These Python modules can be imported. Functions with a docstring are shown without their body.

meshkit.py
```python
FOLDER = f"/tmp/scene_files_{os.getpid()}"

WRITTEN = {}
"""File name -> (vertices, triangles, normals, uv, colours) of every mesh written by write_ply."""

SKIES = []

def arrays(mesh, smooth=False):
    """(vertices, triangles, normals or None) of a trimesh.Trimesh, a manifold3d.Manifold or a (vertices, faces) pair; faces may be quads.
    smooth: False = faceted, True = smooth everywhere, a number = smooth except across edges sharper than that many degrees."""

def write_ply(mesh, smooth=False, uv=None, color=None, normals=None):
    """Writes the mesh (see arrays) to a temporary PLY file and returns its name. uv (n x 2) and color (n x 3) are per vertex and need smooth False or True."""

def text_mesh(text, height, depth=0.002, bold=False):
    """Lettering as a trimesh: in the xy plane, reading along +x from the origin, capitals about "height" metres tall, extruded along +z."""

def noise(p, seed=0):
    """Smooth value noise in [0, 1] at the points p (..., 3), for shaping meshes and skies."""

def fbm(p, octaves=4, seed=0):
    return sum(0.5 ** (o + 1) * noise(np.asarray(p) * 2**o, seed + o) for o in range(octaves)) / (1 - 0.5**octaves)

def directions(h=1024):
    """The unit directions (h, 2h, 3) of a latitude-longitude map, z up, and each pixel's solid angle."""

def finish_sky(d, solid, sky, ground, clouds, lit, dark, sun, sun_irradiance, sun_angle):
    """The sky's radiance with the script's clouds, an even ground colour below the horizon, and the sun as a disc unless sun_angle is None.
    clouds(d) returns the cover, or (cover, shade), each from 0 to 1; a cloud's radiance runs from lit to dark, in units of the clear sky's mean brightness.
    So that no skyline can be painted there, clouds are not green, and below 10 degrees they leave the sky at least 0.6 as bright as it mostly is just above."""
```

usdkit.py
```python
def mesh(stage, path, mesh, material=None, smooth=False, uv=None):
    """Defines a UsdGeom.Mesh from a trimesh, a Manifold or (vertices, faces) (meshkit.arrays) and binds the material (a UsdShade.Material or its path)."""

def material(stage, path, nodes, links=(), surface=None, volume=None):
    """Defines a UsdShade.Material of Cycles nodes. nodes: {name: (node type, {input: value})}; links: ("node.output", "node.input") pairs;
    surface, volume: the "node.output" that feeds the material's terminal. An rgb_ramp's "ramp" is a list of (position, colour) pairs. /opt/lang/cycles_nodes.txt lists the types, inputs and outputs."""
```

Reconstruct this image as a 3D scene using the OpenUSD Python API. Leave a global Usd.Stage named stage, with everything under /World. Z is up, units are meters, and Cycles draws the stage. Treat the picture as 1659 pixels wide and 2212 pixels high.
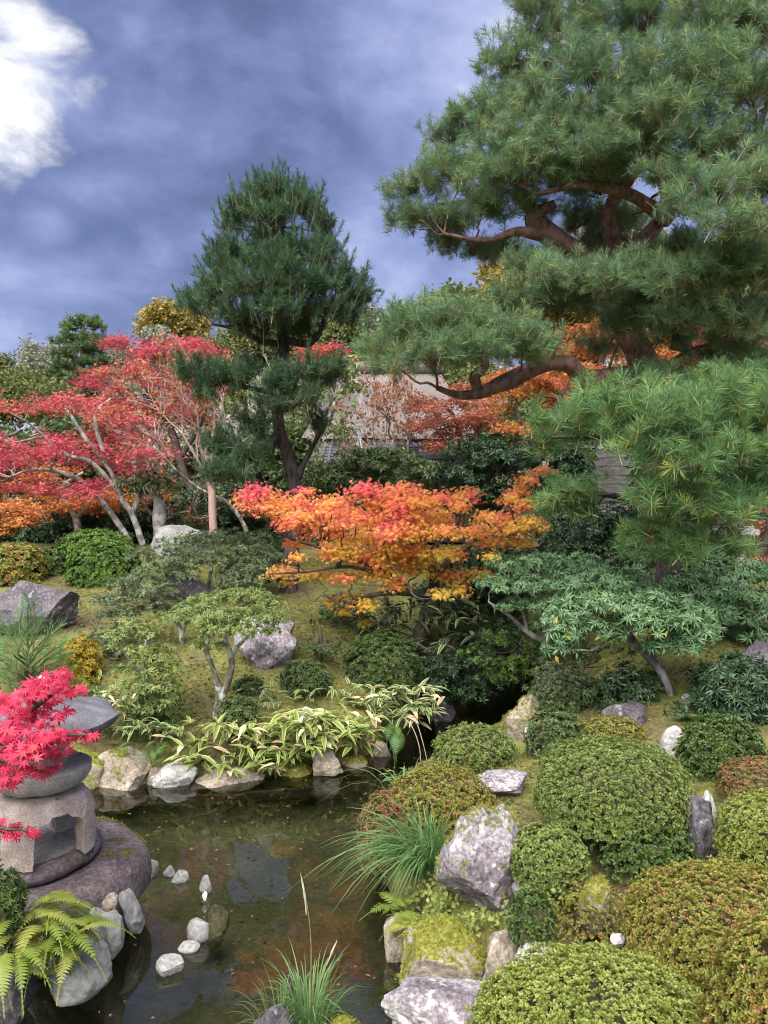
import math, numpy as np, trimesh, usdkit, meshkit
import manifold3d as m3
from scipy.interpolate import RBFInterpolator, RegularGridInterpolator
from scipy.spatial.transform import Rotation
from scipy.spatial import cKDTree
from shapely.geometry import Polygon
from shapely import contains_xy
from pxr import Usd, UsdGeom, UsdLux, UsdShade, Gf, Vt, Sdf

# ---------------------------------------------------------------- camera, sky, sun, exposure
stage = Usd.Stage.CreateInMemory()
UsdGeom.SetStageUpAxis(stage, 'Z')
world = UsdGeom.Xform.Define(stage, '/World')
stage.SetDefaultPrim(world.GetPrim())
EYE = 2.4
EXPOSURE = 2.78
cam = UsdGeom.Camera.Define(stage, '/World/camera')
cam.CreateHorizontalApertureAttr(24.0); cam.CreateFocalLengthAttr(24.0 * 769 / 768)
cam.AddTranslateOp().Set(Gf.Vec3d(0, 0, EYE)); cam.AddRotateXOp().Set(90.0)
cam.CreateExposureAttr(EXPOSURE)

SUN_AZ, SUN_EL = math.radians(200), math.radians(56)      # azimuth of the sun, from +y towards +x
SKYK = 10.0 / 2 ** EXPOSURE
def sk(r, g, b, k=1.0):                                   # sRGB (0..255) of a cloud as the picture shows it
    f = lambda c: (c / 255 / 12.92) if c < 10 else ((c / 255 + 0.055) / 1.055) ** 2.4
    return tuple(f(c) * SKYK * k for c in (r, g, b))
W, CX, CY = 1661.0, 829.5, 1106.0                         # focal length and centre on the working grid the layout was measured in
def P(u, v, D): return np.array([(u - CX) * D / W, D, EYE - (v - CY) * D / W])
def skydir(u, v):
    d = P(u, v, 1.0) - np.array([0, 0, EYE]); return d / np.linalg.norm(d)

def make_sky():
    n, l = {}, []
    n['s'] = ('sky_texture', {'sky_type': 'single_scattering', 'sun_disc': False, 'sun_elevation': SUN_EL, 'sun_rotation': SUN_AZ})
    n['tc'] = ('texture_coordinate', {})
    n['map'] = ('mapping', {'scale': (1.0, 1.0, 1.75), 'rotation': (0.0, 0.32, 0.0)}); l.append(('tc.generated', 'map.vector'))
    n['n1'] = ('noise_texture', {'scale': 2.9, 'detail': 8.0, 'roughness': 0.52, 'distortion': 0.5}); l.append(('map.vector', 'n1.vector'))
    n['n2'] = ('noise_texture', {'scale': 7.5, 'detail': 7.0, 'roughness': 0.55, 'distortion': 0.3}); l.append(('map.vector', 'n2.vector'))
    n['mixn'] = ('mix_float', {'fac': 0.45}); l += [('n1.fac', 'mixn.a'), ('n2.fac', 'mixn.b')]
    n['ct'] = ('map_range', {'from_min': 0.36, 'from_max': 0.64, 'to_min': 0.16, 'to_max': 0.76}); l.append(('mixn.result', 'ct.value'))
    last = 'ct.result'
    # the brighter breaks and the darker banks of cloud: direction, cosine radius, strength
    spots = [((1020, 260), .25, .10), ((800, 430), .05, .14), ((230, 480), .10, .10), ((560, 420), .12, .05), ((20, 770), .13, .30), ((860, 490), .08, .10), ((250, 250), .10, .12), ((1080, 20), .12, .16), ((110, 480), .022, .22), ((950, 120), .1, .07),
             ((450, 110), .22, -.12), ((380, 370), .13, -.13), ((130, 600), .2, -.09), ((700, 230), .14, -.06), ((300, 650), .15, -.09), ((620, 350), .1, -.04)]
    for i, ((u, v), rad, amt) in enumerate(spots):
        d = skydir(u, v)
        n[f'w{i}'] = ('vector_math', {'math_type': 'distance', 'vector2': tuple(d)}); l.append(('tc.generated', f'w{i}.vector1'))
        n[f'd{i}'] = ('math', {'math_type': 'multiply_add', 'value2': 0.16, 'value3': -0.08}); l.append(('n2.fac', f'd{i}.value1'))
        n[f'e{i}'] = ('math', {'math_type': 'add'}); l += [(f'w{i}.value', f'e{i}.value1'), (f'd{i}.value', f'e{i}.value2')]
        n[f'm{i}'] = ('map_range', {'range_type': 'smoothstep', 'from_min': rad * 1.6, 'from_max': 0.0, 'to_min': 0.0, 'to_max': amt, 'clamp': True}); l.append((f'e{i}.value', f'm{i}.value'))
        n[f'a{i}'] = ('math', {'math_type': 'add'}); l += [(last, f'a{i}.value1'), (f'm{i}.result', f'a{i}.value2')]
        last = f'a{i}.value'
    n['ramp'] = ('rgb_ramp', {'ramp': [(0.12, sk(88, 101, 142)), (0.3, sk(104, 118, 164)), (0.45, sk(125, 138, 187)), (0.6, sk(151, 163, 212)), (0.78, sk(186, 196, 236)), (1.0, sk(245, 247, 255))]})
    l.append((last, 'ramp.fac'))
    # the torn bright hole at the upper left
    n['h'] = ('vector_math', {'math_type': 'distance', 'vector2': tuple(skydir(5, 195))}); l.append(('tc.generated', 'h.vector1'))
    n['hn'] = ('math', {'math_type': 'multiply_add', 'value2': 0.26, 'value3': -0.13}); l.append(('n2.fac', 'hn.value1'))
    n['ha'] = ('math', {'math_type': 'add'}); l += [('h.value', 'ha.value1'), ('hn.value', 'ha.value2')]
    n['hm'] = ('map_range', {'range_type': 'smoothstep', 'from_min': 0.095, 'from_max': 0.02, 'to_min': 0.0, 'to_max': 1.0, 'clamp': True}); l.append(('ha.value', 'hm.value'))
    n['mixh'] = ('mix_color', {'b': sk(255, 255, 255, 1.25)}); l += [('hm.result', 'mixh.fac'), ('ramp.color', 'mixh.a')]
    n['mix'] = ('mix_color', {'fac': 0.97, 'use_clamp': False}); l += [('s.color', 'mix.a'), ('mixh.result', 'mix.b')]
    n['b'] = ('background_shader', {'strength': 0.1}); l.append(('mix.result', 'b.color'))
    return usdkit.material(stage, '/World/Looks/sky_clouds', n, l, surface='b.background')
dome = UsdLux.DomeLight.Define(stage, '/World/sky')
UsdShade.MaterialBindingAPI.Apply(dome.GetPrim()).Bind(make_sky())
dome.GetPrim().SetCustomDataByKey('kind', 'structure')
sun = UsdLux.DistantLight.Define(stage, '/World/sun')
sun.CreateNormalizeAttr(True); sun.CreateIntensityAttr(0.4); sun.CreateAngleAttr(70.0); sun.CreateColorAttr(Gf.Vec3f(1.0, 0.95, 0.86))
sun.AddRotateXYZOp().Set(Gf.Vec3f(90 - math.degrees(SUN_EL), 0, 180 - math.degrees(SUN_AZ)))

# ---------------------------------------------------------------- helpers
RNG = np.random.default_rng(7)
UP = np.array([0, 0, 1.0])
used = {}
def numbered(parent, name):
    k = used.get((parent, name), -1) + 1; used[(parent, name)] = k
    return f'{parent}/{name}' + (f'_{k:03d}' if k else '')
class Thing:
    def __init__(s, path, loc): s.path, s.loc = path, np.asarray(loc, float)
def data(path, **kw):
    p = stage.GetPrimAtPath(path)
    for k, v in kw.items():
        if v: p.SetCustomDataByKey(k, v)
def thing(name, label, cat, loc=(0, 0, 0), group=None, kind=None):
    path = numbered('/World', name)
    x = UsdGeom.Xform.Define(stage, path); x.AddTranslateOp().Set(Gf.Vec3d(*map(float, loc)))
    data(path, label=label, category=cat, group=group, kind=kind)
    return Thing(path, loc)
def arr(m):
    if hasattr(m, 'to_mesh'):
        q = m.to_mesh(); return q.vert_properties[:, :3].astype(float), q.tri_verts.astype(int)
    if isinstance(m, tuple): return np.asarray(m[0], float), np.asarray(m[1], int)
    return np.asarray(m.vertices), np.asarray(m.faces)
def part(t, name, m, mat, smooth=False, kind=None, label=None, tint=None, uv=None, under=None):
    """one Mesh (world coordinates in) under thing t, or under its part"""
    v, f = arr(m)
    path = numbered(under or t.path, name)
    g = usdkit.mesh(stage, path, (v - t.loc, f), mat, smooth=smooth, uv=uv)
    if tint is not None:
        UsdGeom.PrimvarsAPI(g).CreatePrimvar('tint', Sdf.ValueTypeNames.Color3fArray, 'vertex').Set(Vt.Vec3fArray.FromNumpy(np.asarray(tint, np.float32)))
    data(path, kind=kind, label=label)
    return path
def top(name, m, mat, label=None, cat=None, kind=None, smooth=False, group=None, **kw):
    v, f = arr(m)
    path = numbered('/World', name)
    loc = np.array([v[:, 0].mean(), v[:, 1].mean(), v[:, 2].min()]) if kind != 'structure' else np.zeros(3)
    g = usdkit.mesh(stage, path, (v - loc, f), mat, smooth=smooth, **kw)
    if kind != 'structure': UsdGeom.Xformable(g).AddTranslateOp().Set(Gf.Vec3d(*map(float, loc)))
    data(path, label=label, category=cat, kind=kind, group=group)
    return path
def frames(z, x=None, rng=RNG):
    """rotation matrices whose third column is z and whose first column is near x (random without)"""
    z = z / np.maximum(np.linalg.norm(z, axis=1, keepdims=True), 1e-9)
    x = rng.normal(size=z.shape) if x is None else x + rng.normal(size=z.shape) * 1e-3
    x = x - (x * z).sum(1, keepdims=True) * z
    x /= np.maximum(np.linalg.norm(x, axis=1, keepdims=True), 1e-9)
    return np.stack([x, np.cross(z, x), z], 2)
def inst(t, name, protos, mat, pos, R, scale, idx=None, kind='stuff', under=None, label=None):
    """many small alike pieces (leaves, needles): one PointInstancer part; protos: [(v, f, tint or None)]"""
    path = numbered(under or t.path, name)
    pi = UsdGeom.PointInstancer.Define(stage, path)
    names = []
    for k, (v, f, tint) in enumerate(protos):
        q = f'{path}/piece' + (f'_{k:03d}' if k else '')
        g = usdkit.mesh(stage, q, (v, f), mat)
        if tint is not None:
            UsdGeom.PrimvarsAPI(g).CreatePrimvar('tint', Sdf.ValueTypeNames.Color3fArray, 'vertex').Set(Vt.Vec3fArray.FromNumpy(np.asarray(tint, np.float32)))
        names.append(q)
    pi.CreatePrototypesRel().SetTargets(names)
    n = len(pos)
    idx = RNG.integers(0, len(protos), n) if idx is None else idx
    pi.CreatePositionsAttr(Vt.Vec3fArray.FromNumpy((pos - t.loc).astype(np.float32)))
    pi.CreateProtoIndicesAttr(Vt.IntArray.FromNumpy(np.asarray(idx, np.int32)))
    q = Rotation.from_matrix(R).as_quat()
    pi.CreateOrientationsAttr(Vt.QuathArray([Gf.Quath(float(a[3]), float(a[0]), float(a[1]), float(a[2])) for a in q]))
    sc = np.asarray(scale, float); sc = np.repeat(sc[:, None], 3, 1) if sc.ndim == 1 else sc
    pi.CreateScalesAttr(Vt.Vec3fArray.FromNumpy(sc.astype(np.float32)))
    data(path, kind=kind, label=label)
    return path
def join(ms):
    vs, fs, n = [], [], 0
    for m in ms:
        v, f = arr(m); vs.append(v); fs.append(f + n); n += len(v)
    return np.vstack(vs), np.vstack(fs)
def spline(pts, n):
    """Catmull-Rom through the rows of pts"""
    p = np.asarray(pts, float)
    if len(p) == 2: return p[0] + (p[1] - p[0]) * np.linspace(0, 1, n)[:, None]
    q = np.vstack([2 * p[0] - p[1], p, 2 * p[-1] - p[-2]])
    t = np.linspace(0, len(p) - 1 - 1e-6, n); i = t.astype(int); s = (t - i)[:, None]
    a, b, c, d = q[i], q[i + 1], q[i + 2], q[i + 3]
    return 0.5 * ((2 * b) + (c - a) * s + (2 * a - 5 * b + 4 * c - d) * s ** 2 + (3 * b - a - 3 * c + d) * s ** 3)
def tube(pts, rad, sides=7, n=None, rough=0.0, seed=0):
    """closed tapered tube along a smooth line; rad: one radius per given point"""
    pts = np.asarray(pts, float); n = n or max(4, 5 * (len(pts) - 1))
    c = spline(np.column_stack([pts, np.broadcast_to(rad, len(pts))]), n)
    c, r = c[:, :3], np.maximum(c[:, 3], 1e-4)
    tg = np.gradient(c, axis=0); tg /= np.maximum(np.linalg.norm(tg, axis=1, keepdims=True), 1e-9)
    ref = np.array([0.31, 0.87, 0.22]) if abs(tg[0] @ np.array([0.31, 0.87, 0.22])) < .8 else np.array([1.0, 0, 0])
    a = np.cross(tg, ref); a /= np.linalg.norm(a, axis=1, keepdims=True); b = np.cross(tg, a)
    th = np.arange(sides) * 2 * np.pi / sides
    ring = c[:, None] + r[:, None, None] * (np.cos(th)[None, :, None] * a[:, None] + np.sin(th)[None, :, None] * b[:, None])
    if rough:
        k = 1 + rough * 2 * (meshkit.fbm(ring * (0.35 / max(r.max(), .01)), 3, seed) - .5)
        ring = c[:, None] + (ring - c[:, None]) * k[..., None]
    v = np.vstack([ring.reshape(-1, 3), c[:1], c[-1:]])
    i, j = np.meshgrid(np.arange(n - 1), np.arange(sides), indexing='ij'); j2 = (j + 1) % sides
    A, B, C_, D_ = i * sides + j, i * sides + j2, (i + 1) * sides + j2, (i + 1) * sides + j
    f = np.vstack([np.stack([A, B, C_], -1).reshape(-1, 3), np.stack([A, C_, D_], -1).reshape(-1, 3)])
    k = np.arange(sides); k2 = (k + 1) % sides; e = n * sides
    f = np.vstack([f, np.stack([k2, k, np.full(sides, e)], 1), np.stack([(n - 1) * sides + k, (n - 1) * sides + k2, np.full(sides, e + 1)], 1)])
    return v, f
def PT(rows):
    """rows (u, v, D, r in grid units) -> points, radii"""
    return np.array([P(*r[:3]) for r in rows]), np.array([r[3] * r[2] / W for r in rows])

# ---------------------------------------------------------------- materials
MATS = {}
def leafmat(name, stops, scale=1.5, rnd=0.5, trans=0.3, rough=0.5, spec=0.3, tint=False, contrast=1.7):
    """a leaf: colours from noise in the place and from leaf to leaf, some light passing through"""
    n = {'g': ('geometry', {}), 'n': ('noise_texture', {'scale': scale, 'detail': 2.0}), 'o': ('object_info', {}),
         'c': ('map_range', {'from_min': 0.5 - 0.5 / contrast, 'from_max': 0.5 + 0.5 / contrast, 'clamp': True}), 'm': ('mix_float', {'fac': rnd}),
         'r': ('rgb_ramp', {'ramp': stops}), 'p': ('principled_bsdf', {'roughness': rough, 'specular_ior_level': spec}), 't': ('translucent_bsdf', {}), 'x': ('mix_closure', {'fac': trans})}
    l = [('g.position', 'n.vector'), ('n.fac', 'c.value'), ('c.result', 'm.a'), ('o.random', 'm.b'), ('m.result', 'r.fac')]
    col = 'r.color'
    if tint:
        n['a'] = ('attribute', {'attribute': 'tint'}); n['k'] = ('mix_color', {'blend_type': 'multiply', 'fac': 1.0})
        l += [('r.color', 'k.a'), ('a.color', 'k.b')]; col = 'k.result'
    l += [(col, 'p.base_color'), (col, 't.color'), ('p.BSDF', 'x.closure1'), ('t.BSDF', 'x.closure2')]
    MATS[name] = usdkit.material(stage, f'/World/Looks/{name}', n, l, surface='x.closure')
    return MATS[name]
def rockmat(name, dark, mid, light, moss=0.0, lichen=0.5, mosscol=(0.13, 0.135, 0.02), scale=3.0, band=0.0, bump=0.6, spot=(0.5, 0.5, 0.47), mossup=0.0):
    """stone: mottled tones, fine grain, pale lichen blotches, moss where it faces up"""
    n = {'g': ('geometry', {}), 'mp': ('mapping', {'scale': (1, 1, 1 + band), 'rotation': (0.3, 0.2, 0.5)}),
         'n1': ('noise_texture', {'scale': scale, 'detail': 8.0, 'roughness': 0.65, 'distortion': 0.4}),
         'n2': ('noise_texture', {'scale': scale * 14, 'detail': 6.0, 'roughness': 0.7}),
         'mx': ('mix_float', {'fac': 0.55}), 'r': ('rgb_ramp', {'ramp': [(0.38, dark), (0.49, mid), (0.59, light)]}),
         'n3': ('noise_texture', {'scale': scale * 4.2, 'detail': 5.0, 'roughness': 0.6}), 'lt': ('map_range', {'from_min': 0.66 - 0.12 * lichen, 'from_max': 0.72 - 0.12 * lichen, 'to_max': 0.8 * min(1, lichen * 2), 'clamp': True}),
         'lm': ('mix_color', {'b': spot}),
         'n4': ('noise_texture', {'scale': scale * 1.8, 'detail': 6.0, 'roughness': 0.6}), 'sx': ('separate_xyz', {}),
         'up': ('map_range', {'from_min': 0.0 - mossup, 'from_max': 0.9, 'to_min': -0.25, 'to_max': 0.22, 'clamp': True}), 'ad': ('math', {'math_type': 'add'}),
         'mt': ('map_range', {'from_min': 0.86 - 0.4 * moss, 'from_max': 0.94 - 0.4 * moss, 'clamp': True}),
         'n5': ('noise_texture', {'scale': 60.0, 'detail': 3.0}), 'mr': ('rgb_ramp', {'ramp': [(0.3, tuple(c * .45 for c in mosscol)), (0.5, mosscol), (0.7, tuple(c * 1.5 for c in mosscol))]}),
         'mm': ('mix_color', {}), 'b': ('bump', {'strength': bump, 'distance': 0.045}), 'hh': ('mix_float', {'fac': 0.5}), 'p': ('principled_bsdf', {'roughness': 0.85, 'specular_ior_level': 0.25})}
    l = [('g.position', 'mp.vector'), ('mp.vector', 'n1.vector'), ('mp.vector', 'n2.vector'), ('n1.fac', 'mx.a'), ('n2.fac', 'mx.b'), ('mx.result', 'r.fac'), ('g.position', 'n3.vector'), ('n3.fac', 'lt.value'),
         ('lt.result', 'lm.fac'), ('r.color', 'lm.a'), ('g.position', 'n4.vector'), ('g.normal', 'sx.vector'), ('sx.z', 'up.value'), ('n4.fac', 'ad.value1'), ('up.result', 'ad.value2'), ('ad.value', 'mt.value'),
         ('g.position', 'n5.vector'), ('n5.fac', 'mr.fac'), ('mt.result', 'mm.fac'), ('lm.result', 'mm.a'), ('mr.color', 'mm.b'), ('mm.result', 'p.base_color'),
         ('n2.fac', 'hh.a'), ('n1.fac', 'hh.b'), ('hh.result', 'b.height'), ('b.normal', 'p.normal')]
    MATS[name] = usdkit.material(stage, f'/World/Looks/{name}', n, l, surface='p.BSDF')
    return MATS[name]
def barkmat(name, a, b, scale=14.0, stretch=0.35, spots=None, bump=0.8):
    n = {'g': ('geometry', {}), 'mp': ('mapping', {'scale': (1, 1, stretch)}), 'v': ('voronoi_texture', {'scale': scale, 'feature': 'f1'}), 'n': ('noise_texture', {'scale': scale * 1.7, 'detail': 6.0, 'roughness': 0.65, 'distortion': 0.6}),
         'm': ('mix_float', {'fac': 0.65}), 'r': ('rgb_ramp', {'ramp': [(0.28, a), (0.6, b)]}), 'b': ('bump', {'strength': bump, 'distance': 0.02}), 'p': ('principled_bsdf', {'roughness': 0.9, 'specular_ior_level': 0.2})}
    l = [('g.position', 'mp.vector'), ('mp.vector', 'v.vector'), ('mp.vector', 'n.vector'), ('v.distance', 'm.a'), ('n.fac', 'm.b'), ('m.result', 'r.fac'), ('m.result', 'b.height'), ('b.normal', 'p.normal')]
    col = 'r.color'
    if spots:
        n['n2'] = ('noise_texture', {'scale': scale * .6, 'detail': 5.0}); n['t'] = ('map_range', {'from_min': 0.5, 'from_max': 0.58, 'clamp': True}); n['mx'] = ('mix_color', {'b': spots})
        l += [('g.position', 'n2.vector'), ('n2.fac', 't.value'), ('t.result', 'mx.fac'), ('r.color', 'mx.a')]; col = 'mx.result'
    l.append((col, 'p.base_color'))
    MATS[name] = usdkit.material(stage, f'/World/Looks/{name}', n, l, surface='p.BSDF')
    return MATS[name]
def plain(name, col, rough=0.7, spec=0.3):
    MATS[name] = usdkit.material(stage, f'/World/Looks/{name}', {'g': ('geometry', {}), 'n': ('noise_texture', {'scale': 20.0, 'detail': 4.0}), 'r': ('rgb_ramp', {'ramp': [(0.3, tuple(c * .7 for c in col)), (0.7, tuple(c * 1.25 for c in col))]}),
        'p': ('principled_bsdf', {'roughness': rough, 'specular_ior_level': spec})}, [('g.position', 'n.vector'), ('n.fac', 'r.fac'), ('r.color', 'p.base_color')], surface='p.BSDF')
    return MATS[name]

# leaf colours (linear)
leafmat('dark_pine_needles', [(0.0, (.03, .066, .035)), (.55, (.055, .115, .052)), (1.0, (.095, .17, .07))], 2.0, .6, .2, .5, .35, tint=True)
leafmat('green_pine_needles', [(0.0, (.07, .14, .07)), (.5, (.125, .225, .11)), (.88, (.19, .3, .14)), (1.0, (.26, .27, .08))], 1.6, .6, .25, .5, .35, tint=True)
leafmat('bright_pine_needles', [(0.0, (.075, .165, .065)), (.5, (.125, .25, .09)), (.88, (.2, .34, .13)), (1.0, (.32, .32, .08))], 1.8, .6, .28, .5, .35, tint=True)
leafmat('far_pine_needles', [(0.0, (.08, .13, .05)), (1.0, (.16, .23, .09))], 1.0, .6, .2)
leafmat('crimson_maple', [(0.0, (.34, .015, .05)), (.3, (.58, .03, .1)), (.6, (.68, .06, .14)), (.88, (.74, .12, .17)), (1.0, (.7, .22, .12))], 7.0, .7, .4, .5, .3)
leafmat('azalea_green', [(0.0, (.09, .135, .03)), (.5, (.165, .22, .055)), (1.0, (.28, .335, .1))], 5.0, .6, .3, .42, .45)
leafmat('azalea_lime', [(0.0, (.14, .185, .035)), (.5, (.25, .295, .06)), (1.0, (.39, .41, .12))], 5.0, .6, .35, .42, .45)
leafmat('azalea_rust', [(0.0, (.12, .14, .025)), (.45, (.22, .23, .04)), (.72, (.3, .25, .06)), (.86, (.3, .13, .06)), (1.0, (.26, .05, .04))], 6.0, .65, .3, .42, .45)
leafmat('azalea_red', [(0.0, (.1, .13, .03)), (.4, (.2, .19, .05)), (.65, (.28, .13, .07)), (1.0, (.3, .05, .05))], 6.0, .65, .3, .42, .45)
leafmat('azalea_dark', [(0.0, (.04, .075, .02)), (.6, (.08, .13, .03)), (1.0, (.14, .2, .05))], 5.0, .6, .25, .42, .45)
leafmat('hedge_green', [(0.0, (.045, .1, .015)), (.5, (.09, .17, .025)), (1.0, (.15, .25, .04))], 3.0, .6, .25, .42, .4)
leafmat('pieris_green', [(0.0, (.06, .135, .055)), (.5, (.13, .24, .105)), (.95, (.23, .35, .18)), (1.0, (.3, .3, .08))], 3.0, .6, .22, .42, .45)
leafmat('pieris_pale', [(0.0, (.1, .15, .04)), (.5, (.19, .25, .07)), (1.0, (.3, .34, .12))], 4.0, .6, .3, .4, .5)
leafmat('pieris_grey', [(0.0, (.055, .085, .035)), (.5, (.1, .145, .06)), (.9, (.16, .2, .09)), (1.0, (.24, .14, .08))], 3.0, .6, .25, .4, .5)
leafmat('evergreen_dark', [(0.0, (.018, .042, .018)), (.6, (.038, .08, .032)), (1.0, (.08, .13, .05))], 2.0, .55, .2, .38, .5)
leafmat('evergreen_mid', [(0.0, (.04, .07, .022)), (.6, (.08, .125, .04)), (1.0, (.15, .19, .06))], 2.0, .55, .25, .45, .4)
leafmat('fern_lime', [(0.0, (.12, .19, .03)), (.5, (.21, .28, .05)), (1.0, (.36, .35, .09))], 6.0, .5, .4, .45, .4)
leafmat('fern_green', [(0.0, (.05, .12, .03)), (1.0, (.13, .24, .06))], 6.0, .5, .35, .45, .4)
leafmat('grass_green', [(0.0, (.08, .17, .05)), (.6, (.16, .28, .1)), (1.0, (.28, .38, .2))], 8.0, .4, .35, .4, .4)
leafmat('grass_dry', [(0.0, (.12, .16, .06)), (.6, (.2, .22, .1)), (1.0, (.38, .3, .16))], 8.0, .4, .35, .4, .4)
leafmat('yellow_leaf', [(0.0, (.3, .22, .02)), (1.0, (.5, .38, .06))], 4.0, .5, .35)
leafmat('ivy_leaf', [(0.0, (.1, .14, .03)), (.6, (.2, .24, .06)), (.9, (.36, .36, .12)), (1, (.4, .15, .08))], 9.0, .6, .3)
leafmat('moss_tuft', [(0.0, (.10, .12, .03)), (.5, (.19, .21, .05)), (1.0, (.3, .3, .08))], 3.0, .5, .3)
leafmat('moss_bright', [(0.0, (.14, .16, .025)), (.5, (.26, .27, .04)), (1.0, (.4, .38, .07))], 5.0, .5, .3)
leafmat('litter', [(0.0, (.12, .06, .03)), (.5, (.2, .1, .05)), (.8, (.32, .16, .06)), (1.0, (.4, .1, .05))], 30.0, .8, .2)
leafmat('silver_leaf', [(0.0, (.16, .18, .12)), (.6, (.26, .27, .19)), (1.0, (.36, .33, .22))], .6, .5, .2)
leafmat('autumn_red', [(0.0, (.46, .05, .1)), (.5, (.52, .09, .12)), (.75, (.54, .16, .11)), (1.0, (.56, .26, .1))], .55, .35, .35, contrast=2.6)
leafmat('autumn_orange', [(0.0, (.48, .07, .055)), (.4, (.52, .16, .06)), (.75, (.54, .26, .06)), (1.0, (.36, .28, .06))], .7, .4, .35, contrast=2.2)
leafmat('autumn_rose', [(0.0, (.36, .06, .06)), (.5, (.42, .14, .09)), (1.0, (.22, .19, .07))], .9, .45, .3)
leafmat('autumn_gold', [(0.0, (.2, .17, .05)), (.5, (.32, .25, .06)), (1.0, (.4, .29, .07))], .3, .4, .3)
leafmat('hill_green', [(0.0, (.07, .1, .03)), (.5, (.13, .16, .05)), (1.0, (.24, .23, .07))], .4, .4, .25)
leafmat('rust_leaf', [(0.0, (.28, .1, .05)), (.6, (.42, .17, .08)), (1.0, (.5, .26, .09))], 1.5, .6, .3)
def middle_maple():
    """the leaves redden towards the top and the left of the tree, golden below"""
    n = {'g': ('geometry', {}), 's': ('separate_xyz', {}), 'z': ('map_range', {'from_min': 1.4, 'from_max': 3.6, 'clamp': False}), 'x': ('map_range', {'from_min': 1.6, 'from_max': -2.0, 'to_min': -0.08, 'to_max': 0.2}),
         'n': ('noise_texture', {'scale': 2.6, 'detail': 3.0}), 'nn': ('map_range', {'from_min': 0.3, 'from_max': 0.7, 'to_min': -0.42, 'to_max': 0.42}), 'o': ('object_info', {}), 'oo': ('map_range', {'from_min': 0, 'from_max': 1, 'to_min': -0.2, 'to_max': 0.2}),
         'a': ('math', {}), 'b': ('math', {}), 'c': ('math', {}), 'r': ('rgb_ramp', {'ramp': [(0.0, (.66, .5, .1)), (.25, (.78, .46, .09)), (.5, (.8, .32, .13)), (.74, (.78, .22, .17)), (.95, (.74, .14, .19)), (1.0, (.64, .09, .14))]}),
         'p': ('principled_bsdf', {'roughness': .5, 'specular_ior_level': .3}), 't': ('translucent_bsdf', {}), 'mx': ('mix_closure', {'fac': .52})}
    l = [('g.position', 's.vector'), ('g.position', 'n.vector'), ('s.z', 'z.value'), ('s.x', 'x.value'), ('n.fac', 'nn.value'), ('o.random', 'oo.value'), ('z.result', 'a.value1'), ('x.result', 'a.value2'), ('a.value', 'b.value1'), ('nn.result', 'b.value2'),
         ('b.value', 'c.value1'), ('oo.result', 'c.value2'), ('c.value', 'r.fac'), ('r.color', 'p.base_color'), ('r.color', 't.color'), ('p.BSDF', 'mx.closure1'), ('t.BSDF', 'mx.closure2')]
    MATS['turning_maple'] = usdkit.material(stage, '/World/Looks/turning_maple', n, l, surface='mx.closure')
middle_maple()
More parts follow.
